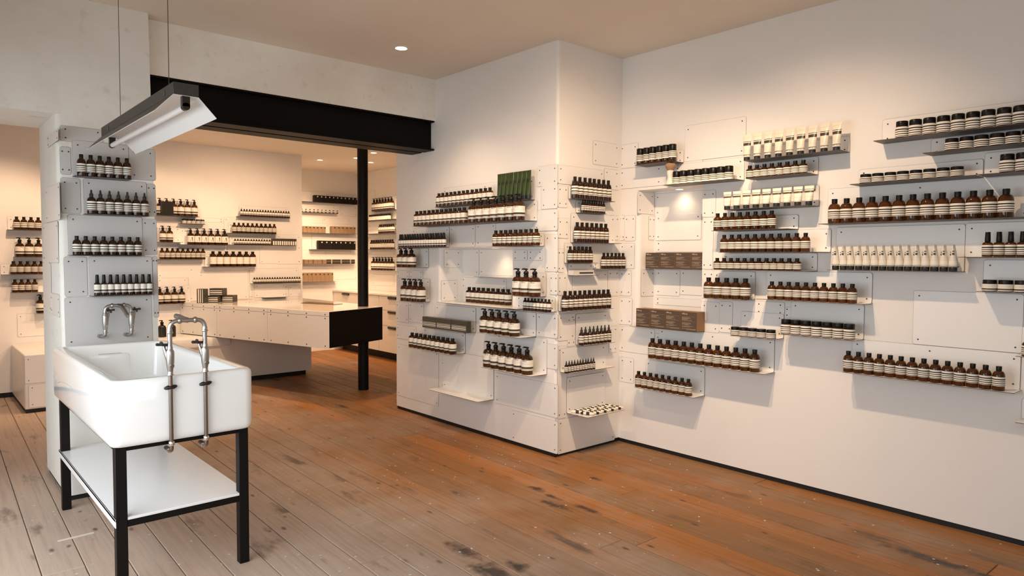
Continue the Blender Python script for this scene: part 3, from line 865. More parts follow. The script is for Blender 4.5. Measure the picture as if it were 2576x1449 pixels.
# street side and shop window wall (behind and left of the camera)
bm = bmesh.new()
for a, b in (((-1.25, -0.72, 0), (4.6, -0.55, 0.45)), ((-1.25, -0.72, 2.60), (4.6, -0.55, ZC)), ((-1.25, -0.72, 0.45), (-0.95, -0.55, 2.60)), ((1.65, -0.72, 0.45), (4.6, -0.55, 2.60))):
    add_box(bm, a, b)
struct('wall_front', bm, 'wall_paint')
bm = bmesh.new()
for a, b in (((-1.25, -0.55, 2.55), (-1.08, 5.0, ZC)), ((-1.25, -0.55, 0.0), (-1.08, 1.08, 2.55)), ((-1.25, 4.44, 0.0), (-1.08, 5.0, 2.55)), ((-1.25, 5.4, 0), (-1.08, 8.7, 2.9))):
    add_box(bm, a, b)
struct('wall_side', bm, 'wall_paint')
for nm, a, b, n in (('window_1', (-1.17, 1.08), (-1.17, 4.44), 3), ('window_2', (-0.95, -0.64), (1.65, -0.64), 2)):
    bm = bmesh.new()
    for k in range(n + 1):
        x, y = a[0] + (b[0] - a[0]) * k / n, a[1] + (b[1] - a[1]) * k / n
        add_box(bm, (x - 0.02, y - 0.02, 0.02 if nm == 'window_1' else 0.46), (x + 0.02, y + 0.02, 2.55))
    for z in (0.02 if nm == 'window_1' else 0.46, 2.52):
        add_box(bm, (min(a[0], b[0]) - 0.02, min(a[1], b[1]) - 0.02, z), (max(a[0], b[0]) + 0.02, max(a[1], b[1]) + 0.02, z + 0.04))
    struct(nm, bm, 'black_steel')

# back room walls
bm = bmesh.new()
add_box(bm, (-1.25, YA, 0.05), (3.94, YB + 0.1, ZB))
add_box(bm, (3.94, YB, 0.0), (6.1, YB + 0.15, ZB))
wall_back = struct('wall_back', bm, 'wall_paint')
bm = bmesh.new()
add_box(bm, (XC, 5.6, 0.0), (XC + 0.15, YB, ZB))
add_box(bm, (4.25, 5.5, 0.0), (XC, 5.66, ZB))
wall_rear = struct('wall_rear_right', bm, 'wall_paint')

# black skirting gaps
for nm, a, b in (('baseboard_right', (4.236, -0.7, 0), (4.5, 3.51, 0.031)), ('baseboard_pier', (3.526, 3.516, 0), (4.3, 5.655, 0.031)),
                 ('baseboard_left', (0.70, 4.752, 0), (1.205, 5.49, 0.031)), ('baseboard_back', (-1.25, YA + 0.01, 0), (3.935, YB, 0.051))):
    bm = bmesh.new()
    add_box(bm, a, b)
    struct(nm, bm, 'black_base')

# two steel beams side by side, black steel post
for y0, tag_ in ((5.03, 1), (5.225, 2)):
    bm = bmesh.new()
    add_box(bm, (1.205, y0, 2.632), (3.515, y0 + 0.16, 2.645))
    add_box(bm, (1.205, y0, 2.388), (3.515, y0 + 0.16, 2.402))
    add_box(bm, (1.205, y0 + 0.05, 2.402), (3.515, y0 + 0.11, 2.632))
    struct('steel_beam', bm, 'beam_steel')
me = lathe('steel_post', [(0.057, 0.0), (0.057, ZB)], 'black_steel', 28)
o = link('steel_post', me, None, (3.755, 6.72, 0))
tag(o, 'black steel column rising through the counter end', 'column')
o['kind'] = 'structure'

# ------------------------------------------------------------------ cladding panels
WALL_OF = {'P': wall_pier, 'S': wall_pier, 'NP': wall_pier, 'PJ': wall_pier, 'R': wall_right, 'NR': wall_right, 'RJ': wall_right,
           'L': wall_left, 'J': wall_left, 'A': wall_back, 'B': wall_back, 'C': wall_rear}


def plate_bm(w, h, t=0.0022, r=0.012, gap=0.0009):
    """rounded sheet with a thin dark joint behind it; lies in xz, front at -y"""
    bm = bmesh.new()
    r = min(r, w * 0.3, h * 0.3)
    o_, i_ = rrect(w, h, r, 3), rrect(w - 0.002, h - 0.002, max(r - 0.001, 0.001), 3)
    g = rrect(w + 2 * gap, h + 2 * gap, r + gap, 3)
    add_loft(bm, [[(x, 0.0, z) for x, z in g], [(x, -0.0008, z) for x, z in g]], mi=1)
    add_loft(bm, [[(x, -0.0008, z) for x, z in o_], [(x, -t + 0.0005, z) for x, z in o_], [(x, -t, z) for x, z in i_]], mi=0)
    return bm


def screws_mesh(w, h, t=0.0022, ins=0.028, r=0.0043):
    bm = bmesh.new()
    ix, iz = min(ins, w * 0.2), min(ins, h * 0.22)
    xs = [-w / 2 + ix, w / 2 - ix]
    if w > 0.75:
        xs.append(0.0)
    for x in xs:
        for z in (-h / 2 + iz, h / 2 - iz):
            c = [(x + r * math.cos(2 * PI * k / 7), z + r * math.sin(2 * PI * k / 7)) for k in range(7)]
            add_loft(bm, [[(a, -t + 0.0003, b) for a, b in c], [(a, -t - 0.0015, b) for a, b in c]], cap0=False)
    return done('screws', bm, 'screw', 0)


for i, (w, u0, u1, z0, z1) in enumerate(PANELS):
    pw, ph = u1 - u0, z1 - z0
    if pw < 0.02 or ph < 0.02:
        continue
    base = 0.0006 + (i % 3) * 0.0004
    root = WALL_OF[w]
    p = link('panel', done('panel', plate_bm(pw, ph), ['enamel_dimmed' if w == 'L' else 'enamel', 'joint'], 0), root)
    mw = frame(w, (u0 + u1) / 2, base, (z0 + z1) / 2)
    if w == 'L':
        mw = mw @ Matrix.Rotation(-SLOPE, 4, 'X')
    p.matrix_local = mw
    s = link('screws', screws_mesh(pw, ph), p)
    s['kind'] = 'stuff'

# ------------------------------------------------------------------ goods: builders give [(part, mesh, children)]; the first is the body
def bottle_body(D, H, shoulder, neck_z, neck_r=0.34, top=None):
    r_ = D / 2
    zs, zn = shoulder * H, neck_z * H
    pr = [(r_ * 0.86, 0.0), (r_ * 0.97, 0.012 * H), (r_, 0.035 * H), (r_, zs)]
    for k in range(1, 6):
        a = PI / 2 * k / 5
        pr.append((r_ * (neck_r + (1 - neck_r) * math.cos(a) ** 0.8 if k < 5 else neck_r), zs + (zn - zs) * (math.sin(a) ** 1.15)))
    pr.append((r_ * neck_r, zn + 0.02 * H))
    return pr


def label_mesh(D, z0, z1, style):
    return lathe('label', [(D / 2 * 1.008 + 0.0003, z0), (D / 2 * 1.008 + 0.0003, z1)], style, 20, False, False)


def pump_mesh(r_, z0, z1):
    """collar, neck ring, dome, stem and beaked nozzle"""
    bm = bmesh.new()
    h = z1 - z0
    add_loft(bm, [circ(r_ * q, z0 + h * t, 14) for q, t in ((0.36, 0), (0.40, 0.02), (0.40, 0.26), (0.34, 0.30), (0.42, 0.36), (0.44, 0.52), (0.34, 0.66), (0.16, 0.70), (0.14, 0.80), (0.26, 0.82), (0.27, 0.94), (0.20, 0.99))])
    n = 8
    ang = math.radians(200)
    dx, dy = math.cos(ang), math.sin(ang)
    p = [(0, 0, z0 + h * 0.90), (dx * r_ * 0.35, dy * r_ * 0.35, z0 + h * 0.93), (dx * r_ * 0.72, dy * r_ * 0.72, z0 + h * 0.92), (dx * r_ * 0.84, dy * r_ * 0.84, z0 + h * 0.84)]
    add_sweep(bm, p, [r_ * 0.15, r_ * 0.14, r_ * 0.10, r_ * 0.07], 7)
    return done('pump', bm, 'cap')


def dog_mesh(r_, z0, h):
    """flat sitting dog silhouette printed on the label, wrapped on its curve"""
    P = [(0.30, 0.0), (0.72, 0.0), (0.74, 0.05), (0.60, 0.08), (0.62, 0.34), (0.66, 0.50), (0.62, 0.66), (0.60, 0.76), (0.76, 0.82), (0.74, 0.88),
         (0.60, 0.95), (0.52, 1.0), (0.46, 0.92), (0.44, 0.72), (0.36, 0.52), (0.24, 0.30), (0.20, 0.12), (0.02, 0.04), (0.06, 0.0)]
    bm = bmesh.new()
    R_ = r_ * 1.02 + 0.0006
    vs = []
    for x, z in P:
        a = (x - 0.45) * h * 0.75 / R_
        vs.append(bm.verts.new((R_ * math.sin(a), -R_ * math.cos(a), z0 + z * h)))
    f = bm.faces.new(vs)
    bmesh.ops.triangulate(bm, faces=[f])
    return done('dog_picture', bm, 'print_dark', 0)


def tube_mesh(name, D, z0, z1, wtop, m, crimp=0.07, n=20, nar=0.0):
    bm = bmesh.new()
    r_ = D / 2
    rings = []
    for s in (0.0, 0.03, 0.2, 0.45, 0.7, 1 - crimp):
        q = max(0, (s - 0.03) / (1 - crimp - 0.03))
        rx = r_ * 0.93 + (wtop / 2 - r_ * 0.93) * q ** 1.2
        ry = r_ * 0.93 * (1 - q ** 1.15) + 0.0013 * q
        if s == 0:
            rx, ry = rx * 0.92, ry * 0.92
        rings.append(circ(rx, z0 + (z1 - z0) * s, n, ry=ry))
    rings.append(circ(wtop / 2, z1, n, ry=0.0012))
    add_loft(bm, rings)
    return done(name, bm, m)


def build(kind, style, D, H, glass='amber'):
    r_ = D / 2
    S = style
    if kind in ('cap', 'mini', 'vial'):
        if S == 'cream':
            body = bottle_body(D, H, 0.66, 0.84)
            lab = (0.17, 0.63)
        elif S == 'plain':
            body = bottle_body(D, H, 0.64, 0.82)
            lab = (0.22, 0.66)
        elif H / D < 1.75:
            body = bottle_body(D, H, 0.58, 0.76)
            lab = (0.10, 0.56)
        else:
            body = bottle_body(D, H, 0.585, 0.81)
            lab = (0.19, 0.57)
        nz = body[-1][1] - 0.02 * H
        cap_r = r_ * 0.46 if H / D >= 1.75 else r_ * 0.50
        cp = lathe('cap', [(cap_r * 0.96, nz - 0.005 * H), (cap_r, nz + 0.01 * H), (cap_r * 1.04, H * 0.985), (cap_r * 0.98, H)], 'cap', 16)
        return [('body', lathe('bottle', body, glass if kind == 'cap' else 'amber_dark', 20)), ('cap', cp), ('label', label_mesh(D, lab[0] * H, lab[1] * H, S))]
    if kind == 'tallcap':
        body = bottle_body(D, H, 0.50, 0.60)
        cp = lathe('cap', [(r_ * 0.50, 0.60 * H), (r_ * 0.56, 0.62 * H), (r_ * 0.48, 0.99 * H), (r_ * 0.45, H)], 'cap', 16)
        return [('body', lathe('bottle', body, 'amber', 20)), ('cap', cp), ('label', label_mesh(D, 0.09 * H, 0.48 * H, S))]
    if kind == 'pump':
        body = bottle_body(D, H, 0.53, 0.70)
        lm = 'plain' if S == 'dog' else S
        out = [('body', lathe('bottle', body, glass, 22)), ('pump', pump_mesh(r_, 0.69 * H, H)), ('label', label_mesh(D, 0.15 * H, 0.53 * H, 'cream_paper' if S == 'dog' else lm))]
        if S == 'dog':
            out.append(('dog_picture', dog_mesh(r_, 0.20 * H, 0.27 * H)))
        elif H > 0.15:
            out.append(('lettering', text_mesh('Aēsop.', 0.0125, 'print_dark', r_ * 1.012 + 0.0008), (0, 0, 0.485 * H)))
        return out
    if kind in ('dropper', 'minidrop'):
        body = bottle_body(D, H, 0.52, 0.69)
        bm = bmesh.new()
        add_loft(bm, [circ(r_ * q, H * t, 14) for q, t in ((0.36, 0.68), (0.46, 0.69), (0.46, 0.82), (0.38, 0.845), (0.27, 0.85), (0.25, 0.92), (0.20, 0.98), (0.12, 1.0))])
        return [('body', lathe('bottle', body, 'amber_dark', 20)), ('dropper_cap', done('dropper', bm, 'dropper_rubber')), ('label', label_mesh(D, 0.15 * H, 0.52 * H, S))]
    if kind == 'spray':
        body = bottle_body(D, H, 0.54, 0.62, 0.5)
        cp = lathe('cap', [(r_ * 0.56, 0.61 * H), (r_ * 0.62, 0.63 * H), (r_ * 0.50, 0.98 * H), (r_ * 0.46, H)], 'cap', 14)
        return [('body', lathe('bottle', body, 'amber_dark', 18)), ('cap', cp), ('label', label_mesh(D, 0.15 * H, 0.53 * H, S))]
    if kind == 'jar':
        body = [(r_ * 0.90, 0), (r_, 0.04 * H), (r_, 0.66 * H), (r_ * 0.93, 0.71 * H), (r_ * 0.90, 0.73 * H)]
        cp = lathe('lid', [(r_ * 0.90, 0.70 * H), (r_ * 0.93, 0.715 * H), (r_ * 0.93, 0.97 * H), (r_ * 0.88, H)], 'cap', 22)
        return [('body', lathe('jar', body, 'amber_dark', 22)), ('lid', cp), ('label', label_mesh(D, 0.06 * H, 0.65 * H, S))]
    if kind == 'stick':
        lo, hi = (0.22, 0.60) if S == 'amberbase' else (0.02, 0.52)
        body = [(r_ * 0.93, 0), (r_, 0.03 * H), (r_, hi * H), (r_ * 0.95, hi * H + 0.01)]
        cp = lathe('cap', [(r_ * 0.96, hi * H), (r_ * 0.985, hi * H + 0.004), (r_ * 0.985, 0.965 * H), (r_ * 0.90, H)], 'cap', 22)
        return [('body', lathe('stick', body, 'amber', 22)), ('cap', cp), ('label', label_mesh(D, lo * H, hi * H, S))]
    if kind == 'gtube':
        b = tube_mesh('tube', D * 0.92, 0.13 * H, H, D * 1.04, 'tube_green')
        cp = lathe('cap', [(r_ * 0.80, 0), (r_ * 0.84, 0.01 * H), (r_ * 0.84, 0.14 * H)], 'grey_cap', 18)
        bm = bmesh.new()
        add_loft(bm, [circ(r_ * 0.90, 0.60 * H, 18, ry=r_ * 0.50), circ(r_ * 0.93, 0.70 * H, 18, ry=r_ * 0.38)], False, False)
        return [('body', b), ('cap', cp), ('print_band', done('band', bm, 'tube_green_dark'))]
    if kind == 'tube':
        c = 0.13 if S == 'cream' else 0.20
        b = tube_mesh('tube', D, c * H, H, D * 1.18, 'tube_' + S)
        cp = lathe('cap', [(r_ * 0.78, 0), (r_ * 0.82, 0.012 * H), (r_ * 0.82, c * H + 0.002)], 'grey_cap', 18)
        return [('body', b), ('cap', cp)] + ([('lettering', text_mesh('Aēsop.', 0.010, 'print_dark'), (-0.013, -r_ * 0.90, (c + 0.04) * H))] if S == 'cream' else [])
    if kind == 'ptube':
        bm = bmesh.new()
        rings = []
        for s in (0.0, 0.05, 0.3, 0.6, 0.85, 1.0):
            rx = r_ * 0.97 * (1 - s ** 1.7) + 0.0022
            ry = r_ * (0.97 + 0.15 * s)
            rings.append(circ(rx, H * (0.17 + 0.83 * s), 20, ry=ry * (0.97 if s else 0.92)))
        add_loft(bm, rings)
        b = done('tube', bm, 'ptube_cream')
        cp = lathe('cap', [(r_ * 0.90, 0), (r_ * 0.95, 0.01 * H), (r_ * 0.95, 0.175 * H)], 'grey_cap', 18)
        bm = bmesh.new()
        for z0, z1, x0, x1 in ((0.74, 0.77, -0.05, 0.40), (0.62, 0.69, -0.05, 0.42), (0.60, 0.66, -0.48, -0.34), (0.70, 0.73, -0.44, -0.32)):
            add_box(bm, (x0 * r_, -r_ * 1.09, z0 * H), (x1 * r_, -r_ * 0.90, z1 * H))
        return [('body', b), ('cap', cp), ('print_block', done('print', bm, 'print_dark', 0))]
    # cartons
    dep = {'bigbox': 0.10, 'giftbox': 0.08, 'slimbox': 0.05, 'slimcarton': 0.05}.get(kind, 0.06)
    cm = {'brown': 'box_brown', 'grey': 'box_grey', 'pale': 'box_pale', 'black': 'box_black', 'tan': 'box_tan'}[S]
    bm = bmesh.new()
    add_box(bm, (-D / 2, -dep / 2, 0), (D / 2, dep / 2, H))
    bmesh.ops.bevel(bm, geom=list(bm.edges), offset=0.0012, segments=1, affect='EDGES')
    mats = [cm]
    if kind == 'bigbox':
        mats = ['box_brown', 'box_kraft']
        for f in bm.faces:
            if f.normal.z > 0.9 or abs(f.normal.x) > 0.9:
                f.material_index = 1
    out = [('body', done('carton', bm, mats, 0))]
    if kind == 'bigbox':
        bm = bmesh.new()
        yq = -dep / 2 - 0.0004
        ln = lambda x0, x1, z0, z1: add_box(bm, (x0 * D - D / 2, yq, z0 * H), (x1 * D - D / 2, yq + 0.0003, z1 * H))
        for z in (0.755, 0.505):
            ln(0.05, 0.95, z, z + 0.006)
        for x0, x1, z in ((0.05, 0.55, 0.70), (0.05, 0.62, 0.665), (0.05, 0.48, 0.63), (0.05, 0.40, 0.595), (0.05, 0.70, 0.56), (0.05, 0.60, 0.42), (0.05, 0.66, 0.385), (0.05, 0.50, 0.345), (0.22, 0.55, 0.31), (0.05, 0.74, 0.25), (0.05, 0.58, 0.215), (0.05, 0.95, 0.12), (0.35, 0.95, 0.085)):
            ln(x0, x1, z, z + 0.019)
        out.append(('print_lines', done('print', bm, 'print_tan', 0)))
        out.append(('lettering', text_mesh('Aēsop.', 0.017, 'print_white'), (-D / 2 + 0.05 * D, yq - 0.0002, 0.86 * H)))
    elif kind == 'slimbox' and S == 'grey':
        bm = bmesh.new()
        yq = -dep / 2 - 0.0005
        add_box(bm, (-D * 0.47, yq, 0.18 * H), (D * 0.47, yq + 0.0004, 0.70 * H))
        out.append(('print_band', done('print', bm, 'box_stripes', 0)))
    elif kind == 'slimbox':
        bm = bmesh.new()
        add_box(bm, (-D * 0.2, -dep / 2 - 0.0006, 0.30 * H), (D * 0.46, -dep / 2 - 0.0001, 0.62 * H))
        out.append(('print_band', done('print', bm, 'print_dark', 0)))
    elif kind == 'slimcarton':
        bm = bmesh.new()
        add_box(bm, (-D * 0.30, -dep / 2 - 0.0006, 0.05 * H), (D * 0.36, -dep / 2 - 0.0001, 0.62 * H))
        out.append(('label', done('label', bm, 'cream_paper', 0)))
    elif kind == 'darkbox':
        bm = bmesh.new()
        add_loft(bm, [[(x + D * 0.28, y_, z + H * 0.80) for x, z in [(0.011 * math.cos(2 * PI * k / 12), 0.011 * math.sin(2 * PI * k / 12)) for k in range(12)]] for y_ in (-dep / 2 - 0.001, -dep / 2 + 0.0005)])
        out.append(('seal', done('seal', bm, 'ribbon' if S == 'black' else 'print_dark', 0)))
    elif kind == 'giftbox':
        bm = bmesh.new()
        for z in (0.35, 0.62):
            add_box(bm, (-D / 2 - 0.001, -dep / 2 - 0.001, z * H), (D / 2 + 0.001, dep / 2 + 0.001, z * H + 0.003))
        add_box(bm, (-0.008, -dep / 2 - 0.0015, -0.0005 + 0.001), (-0.003, dep / 2 + 0.0015, H + 0.001))
        add_box(bm, (0.003, -dep / 2 - 0.0015, -0.0005 + 0.001), (0.008, dep / 2 + 0.0015, H + 0.001))
        out.append(('ribbon', done('ribbon', bm, 'ribbon' if S == 'black' else 'print_dark', 0)))
    return out


KIND = {'cap': ('amber_bottle', 'bottle', 'black-capped amber bottle'), 'pump': ('pump_bottle', 'bottle', 'amber pump bottle'),
        'dropper': ('dropper_bottle', 'bottle', 'dark dropper bottle'), 'minidrop': ('dropper_vial', 'bottle', 'tiny dropper bottle'),
        'spray': ('spray_bottle', 'bottle', 'slim spray bottle'), 'mini': ('small_bottle', 'bottle', 'small dark bottle'),
        'vial': ('vial', 'bottle', 'tiny capped vial'), 'jar': ('jar', 'jar', 'black-lidded striped jar'),
        'stick': ('applicator', 'bottle', 'black-capped striped applicator'), 'tube': ('cream_tube', 'tube', 'cream flared tube'),
        'gtube': ('green_tube', 'tube', 'olive green tube'), 'ptube': ('pointed_tube', 'tube', 'cream pointed tube'),
        'tallcap': ('tall_capped_bottle', 'bottle', 'tall-capped amber bottle'), 'bigbox': ('carton', 'box', 'brown printed carton'),
        'slimbox': ('gift_box', 'box', 'dark striped box'), 'slimcarton': ('slim_carton', 'box', 'slim dark carton'),
        'darkbox': ('folding_carton', 'box', ''), 'giftbox': ('gift_box', 'box', '')}
ORD = ['', 'second', 'third', 'fourth', 'fifth', 'sixth', 'seventh', 'eighth', 'ninth', 'tenth', 'eleventh', 'twelfth', 'thirteenth',
       'fourteenth', 'fifteenth', 'sixteenth', 'seventeenth', 'eighteenth', 'nineteenth', 'twentieth']


def ordinal(k, n):
    if n == 1:
        return 'the only one'
    if k == 0:
        return 'leftmost'
    if k == n - 1:
        return 'rightmost'
    return ORD[k] + ' from left'


def shelf_meshes(w, d, tt=0.0028):
    """folded ledge: tray top, edge and underside darkened with painted shade; x centred, wall at y = 0, top at z = 0"""
    bm = bmesh.new()
    ch = min(0.02, w * 0.1)
    poly = [(-w / 2, 0), (-w / 2, -d + ch * 0.3), (-w / 2 + ch * 0.3, -d), (w / 2 - ch * 0.3, -d), (w / 2, -d + ch * 0.3), (w / 2, 0)]
    add_loft(bm, [[(x, y, -tt) for x, y in poly], [(x, y, 0) for x, y in poly]])
    bmesh.ops.recalc_face_normals(bm, faces=bm.faces)
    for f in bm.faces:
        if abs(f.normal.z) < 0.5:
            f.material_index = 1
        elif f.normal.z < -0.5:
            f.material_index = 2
    return done('ledge', bm, ['enamel', 'edge_shadow', 'underside_shade'], 0)


for si, (phrase, w, u0, u1, z, d, pl, groups) in enumerate(SHELVES):
    wd = u1 - u0
    uc = (u0 + u1) / 2
    root = bpy.data.objects.new('steel_shelf', None)
    COL.objects.link(root)
    root.empty_display_size = 0.05
    root.matrix_world = frame(w, uc, 0.004, z)
    tag(root, 'white folded steel ledge, the ' + phrase, 'shelf', 'folded steel wall shelves')
    link('ledge', shelf_meshes(wd, d - 0.004), root)
    if pl:
        p0, p1, zt = pl
        pw, ph = p1 - p0, zt - z + 0.003
        pb_ = done('back_plate', plate_bm(pw, ph), ['enamel_dimmed' if w == 'L' else 'enamel', 'joint'], 0)
        plate = link('back_plate', pb_, root, ((p0 + p1) / 2 - uc, -0.0002 * (si % 4), ph / 2 - 0.003))
        if w == 'L':
            plate.rotation_euler = (-SLOPE, 0, 0)
            plate.location.y += SLOPE * ph / 2
        sc = link('screws', screws_mesh(pw, ph), plate)
        sc['kind'] = 'stuff'
    tot = {}
    for g in groups:
        nm = (KIND[g[0]][2] or {'tan': 'tan card carton', 'black': 'black card carton'}[g[7]], )[0]
        tot[nm] = tot.get(nm, 0) + g[1]
    seen = {}
    for kind, n, uf, pitch, D, H, off, style in groups:
        name, cat, desc = KIND[kind]
        if not desc:
            desc = {'tan': 'tan card carton', 'black': 'black card carton'}[style]
        parts = build(kind, style, D, H, 'amber_dark' if w in 'LS' else 'amber')  # amber darkened on these walls, the unlit look put into its colour
        rr_ = random.Random(si * 100 + n)
        for k in range(n):
            j = seen.get(desc, 0)
            seen[desc] = j + 1
            mw = frame(w, uf + pitch * k, off + rr_.uniform(-0.002, 0.002), z + 0.0004)
            spin = rr_.uniform(-0.03, 0.03) if 'box' not in kind and 'carton' not in kind else rr_.uniform(-0.012, 0.012)
            if kind == 'pump':
                spin = rr_.uniform(-0.06, 0.06)
            o = bpy.data.objects.new(name, parts[0][1])
            COL.objects.link(o)
            o.matrix_world = mw @ Matrix.Rotation(spin, 4, 'Z')
            tag(o, f'{desc}, {ordinal(j, tot[desc])} on the {phrase}', cat, f'{desc}s on the {phrase}')
            for pt in parts[1:]:
                c = bpy.data.objects.new(pt[0], pt[1])
                COL.objects.link(c)
                c.parent = o
                if len(pt) > 2:
                    c.location = pt[2]

# ------------------------------------------------------------------ little tubes laid out on the lowest pier-end shelf
lo = [s for s in SHELVES if s[0] == 'lowest shelf on the pier end'][0]
_, _, lu0, lu1, lz, ld, _, _ = lo
bm = bmesh.new()
L_ = 0.085
add_loft(bm, [[(q * math.cos(a), y, q * math.sin(a)) for a in [2 * PI * k / 12 for k in range(12)]] for q, y in ((0.007, 0.0), (0.011, 0.004), (0.0115, L_ * 0.75))] + [[(0.0125 * math.cos(a), L_, 0.0016 * math.sin(a)) for a in [2 * PI * k / 12 for k in range(12)]]])
small_body = done('tube', bm, 'lie_label')
bm = bmesh.new()
add_loft(bm, [[(0.0085 * math.cos(a), y, 0.0085 * math.sin(a)) for a in [2 * PI * k / 10 for k in range(10)]] for y in (-0.017, 0.001)])
small_cap = done('cap', bm, 'cap')
bm = bmesh.new()
add_loft(bm, [[(q * math.cos(a), y, q * math.sin(a)) for a in [2 * PI * k / 12 for k in range(12)]] for q, y in ((0.0119, L_ * 0.28), (0.0119, L_ * 0.56))], False, False)
small_band = done('band', bm, 'print_dark')
n = 9
for row in (0, 1):
    for k in range(n):
        u = lu0 + 0.045 + (lu1 - lu0 - 0.09) * k / (n - 1) + (0.018 if row else 0)
        flip = (k + row) % 2
        yc = -(0.068 if row == 0 else 0.155)
        o = bpy.data.objects.new('sample_tube', small_body)
        COL.objects.link(o)
        yaw = 0.55 + (PI if flip else 0)
        mloc = Matrix.Translation((0, 0, 0.0125)) @ Matrix.Rotation(yaw, 4, 'Z') @ Matrix.Translation((0, -L_ * 0.42, 0))
        o.matrix_world = frame('S', u, -yc, lz) @ mloc
        tag(o, f'small cream tube lying in the {"back" if row == 0 else "front"} row, {ordinal(k, n)}, on the lowest pier-end shelf', 'tube', 'sample tubes lying on the lowest pier shelf')
        for nm, me in (('cap', small_cap), ('print_band', small_band)):
            c = bpy.data.objects.new(nm, me)
            COL.objects.link(c)
            c.parent = o

# ------------------------------------------------------------------ sink
SX0, SX1, SY0, SY1, SZ0, SZ1 = 0.619, 1.217, 3.20, 4.66, 0.645, 0.93
sw, sl = SX1 - SX0, SY1 - SY0
scx, scy = (SX0 + SX1) / 2, (SY0 + SY1) / 2
sink = bpy.data.objects.new('butler_sink', None)
COL.objects.link(sink)
sink.location = (scx, scy, SZ0)
tag(sink, 'big white glazed butler sink on a black steel frame', 'sink')
bm = bmesh.new()
RC = 0.045


def srect(inset, z, r_):
    return [(x, y, z) for x, y in rrect(sw - 2 * inset, sl - 2 * inset, r_, 6)]


hh = SZ1 - SZ0
wt = 0.052
rings = [srect(0.03, 0, RC * 0.6), srect(0.010, 0.006, RC * 0.9), srect(0.002, 0.018, RC), srect(0, 0.035, RC), srect(0, hh - 0.022, RC), srect(0.003, hh - 0.009, RC), srect(0.011, hh - 0.001, RC * 0.9),
         srect(0.018, hh, RC * 0.8), srect(wt - 0.012, hh, RC * 0.7), srect(wt - 0.003, hh - 0.004, RC * 0.7), srect(wt, hh - 0.014, RC * 0.7), srect(wt + 0.012, 0.085, RC * 0.9), srect(wt + 0.025, 0.058, RC * 0.8), srect(wt + 0.055, 0.046, RC * 0.5)]
add_loft(bm, rings)
link('basin', done('basin', bm, 'ceramic', 60), sink)
# weir overflow in the far wall: a smooth swelling with a slot on top
bm = bmesh.new()
prof = []
for k in range(13):
    x = -0.11 + 0.22 * k / 12
    prof.append((x, -0.034 * math.cos(PI * x / 0.22) ** 0.6 if abs(x) < 0.1099 else 0.0))
yb = sl / 2 - wt - 0.001
for z0, s0, z1, s1 in ((0.055, 1.15, hh - 0.075, 1.0), (hh - 0.075, 1.0, hh - 0.062, 0.96), (hh - 0.062, 0.96, hh - 0.056, 0.80)):
    ring = lambda z, s: [(x * s - 0.02, yb + y_ * s, z) for x, y_ in prof] + [(0.11 * s - 0.02, yb + 0.01, z), (-0.11 * s - 0.02, yb + 0.01, z)]
    add_loft(bm, [ring(z0, s0), ring(z1, s1)])
ov = link('overflow', done('overflow', bm, 'ceramic', 60), sink)
bm = bmesh.new()
add_loft(bm, [[(x - 0.02, y + yb - 0.010, z) for x, y in rrect(0.12, 0.014, 0.006, 4)] for z in (hh - 0.0565, hh - 0.0545)])
link('slot', done('slot', bm, 'crack'), ov)
# waste in the floor
wst = link('drain', lathe('drain', [(0.035, 0.0465), (0.035, 0.049), (0.02, 0.0475)], 'chrome', 20), sink, (0, -0.05, 0))
# fine crack in the glaze of the left side, chipped lower corner
bm = bmesh.new()
cpts = [(-sw / 2 - 0.0005, y - scy, z - SZ0) for y, z in ((4.62, 0.775), (4.55, 0.758), (4.47, 0.752), (4.40, 0.768), (4.30, 0.779), (4.12, 0.787), (3.95, 0.783), (3.80, 0.786))]
add_sweep(bm, cpts, [0.0012, 0.0016, 0.0014, 0.0016, 0.0014, 0.0012, 0.001, 0.0006], 5)
link('glaze_crack', done('crack', bm, 'crack'), sink)

stand = bpy.data.objects.new('sink_stand', None)
COL.objects.link(stand)
stand.location = (scx, scy, 0)
tag(stand, 'black square-tube steel stand carrying the butler sink', 'stand')
LX0, LX1, LY0, LY1, LT = 0.665, 1.178, 3.262, 4.606, 0.022
for lx in (LX0, LX1):
    for ly in (LY0, LY1):
        link('leg', box_mesh('leg', (lx - LT - scx, ly - LT - scy, 0), (lx + LT - scx, ly + LT - scy, SZ0 + 0.001), 'black_steel', 0.002, 1), stand)
for (a, b) in (((LX0, LY0), (LX1, LY0)), ((LX0, LY1), (LX1, LY1)), ((LX0, LY0), (LX0, LY1)), ((LX1, LY0), (LX1, LY1))):
    for z0, z1 in ((SZ0 - 0.020, SZ0), (0.298, 0.328)):
        ex = (LT, 0) if a[1] == b[1] else (0, LT)
        q = 0.018
        lo_ = (min(a[0], b[0]) - scx + (ex[0] if ex[0] else -q), min(a[1], b[1]) - scy + (ex[1] if ex[1] else -q), z0)
        hi_ = (max(a[0], b[0]) - scx - (ex[0] if ex[0] else -q), max(a[1], b[1]) - scy - (ex[1] if ex[1] else -q), z1)
        if z0 < 0.5 and a[0] == b[0]:
            continue
        link('rail', box_mesh('rail', lo_, hi_, 'black_steel', 0.0015, 1), stand)
bm = bmesh.new()
add_box(bm, (0.64 - scx, 3.242 - scy, 0.328), (1.196 - scx, 4.655 - scy, 0.340))
add_box(bm, (0.64 - scx, 3.242 - scy, 0.302), (0.646 - scx, 4.655 - scy, 0.340))
bmesh.ops.bevel(bm, geom=list(bm.edges), offset=0.0015, segments=1, affect='EDGES')
link('tray_shelf', done('tray', bm, 'white_panel', 0), stand)


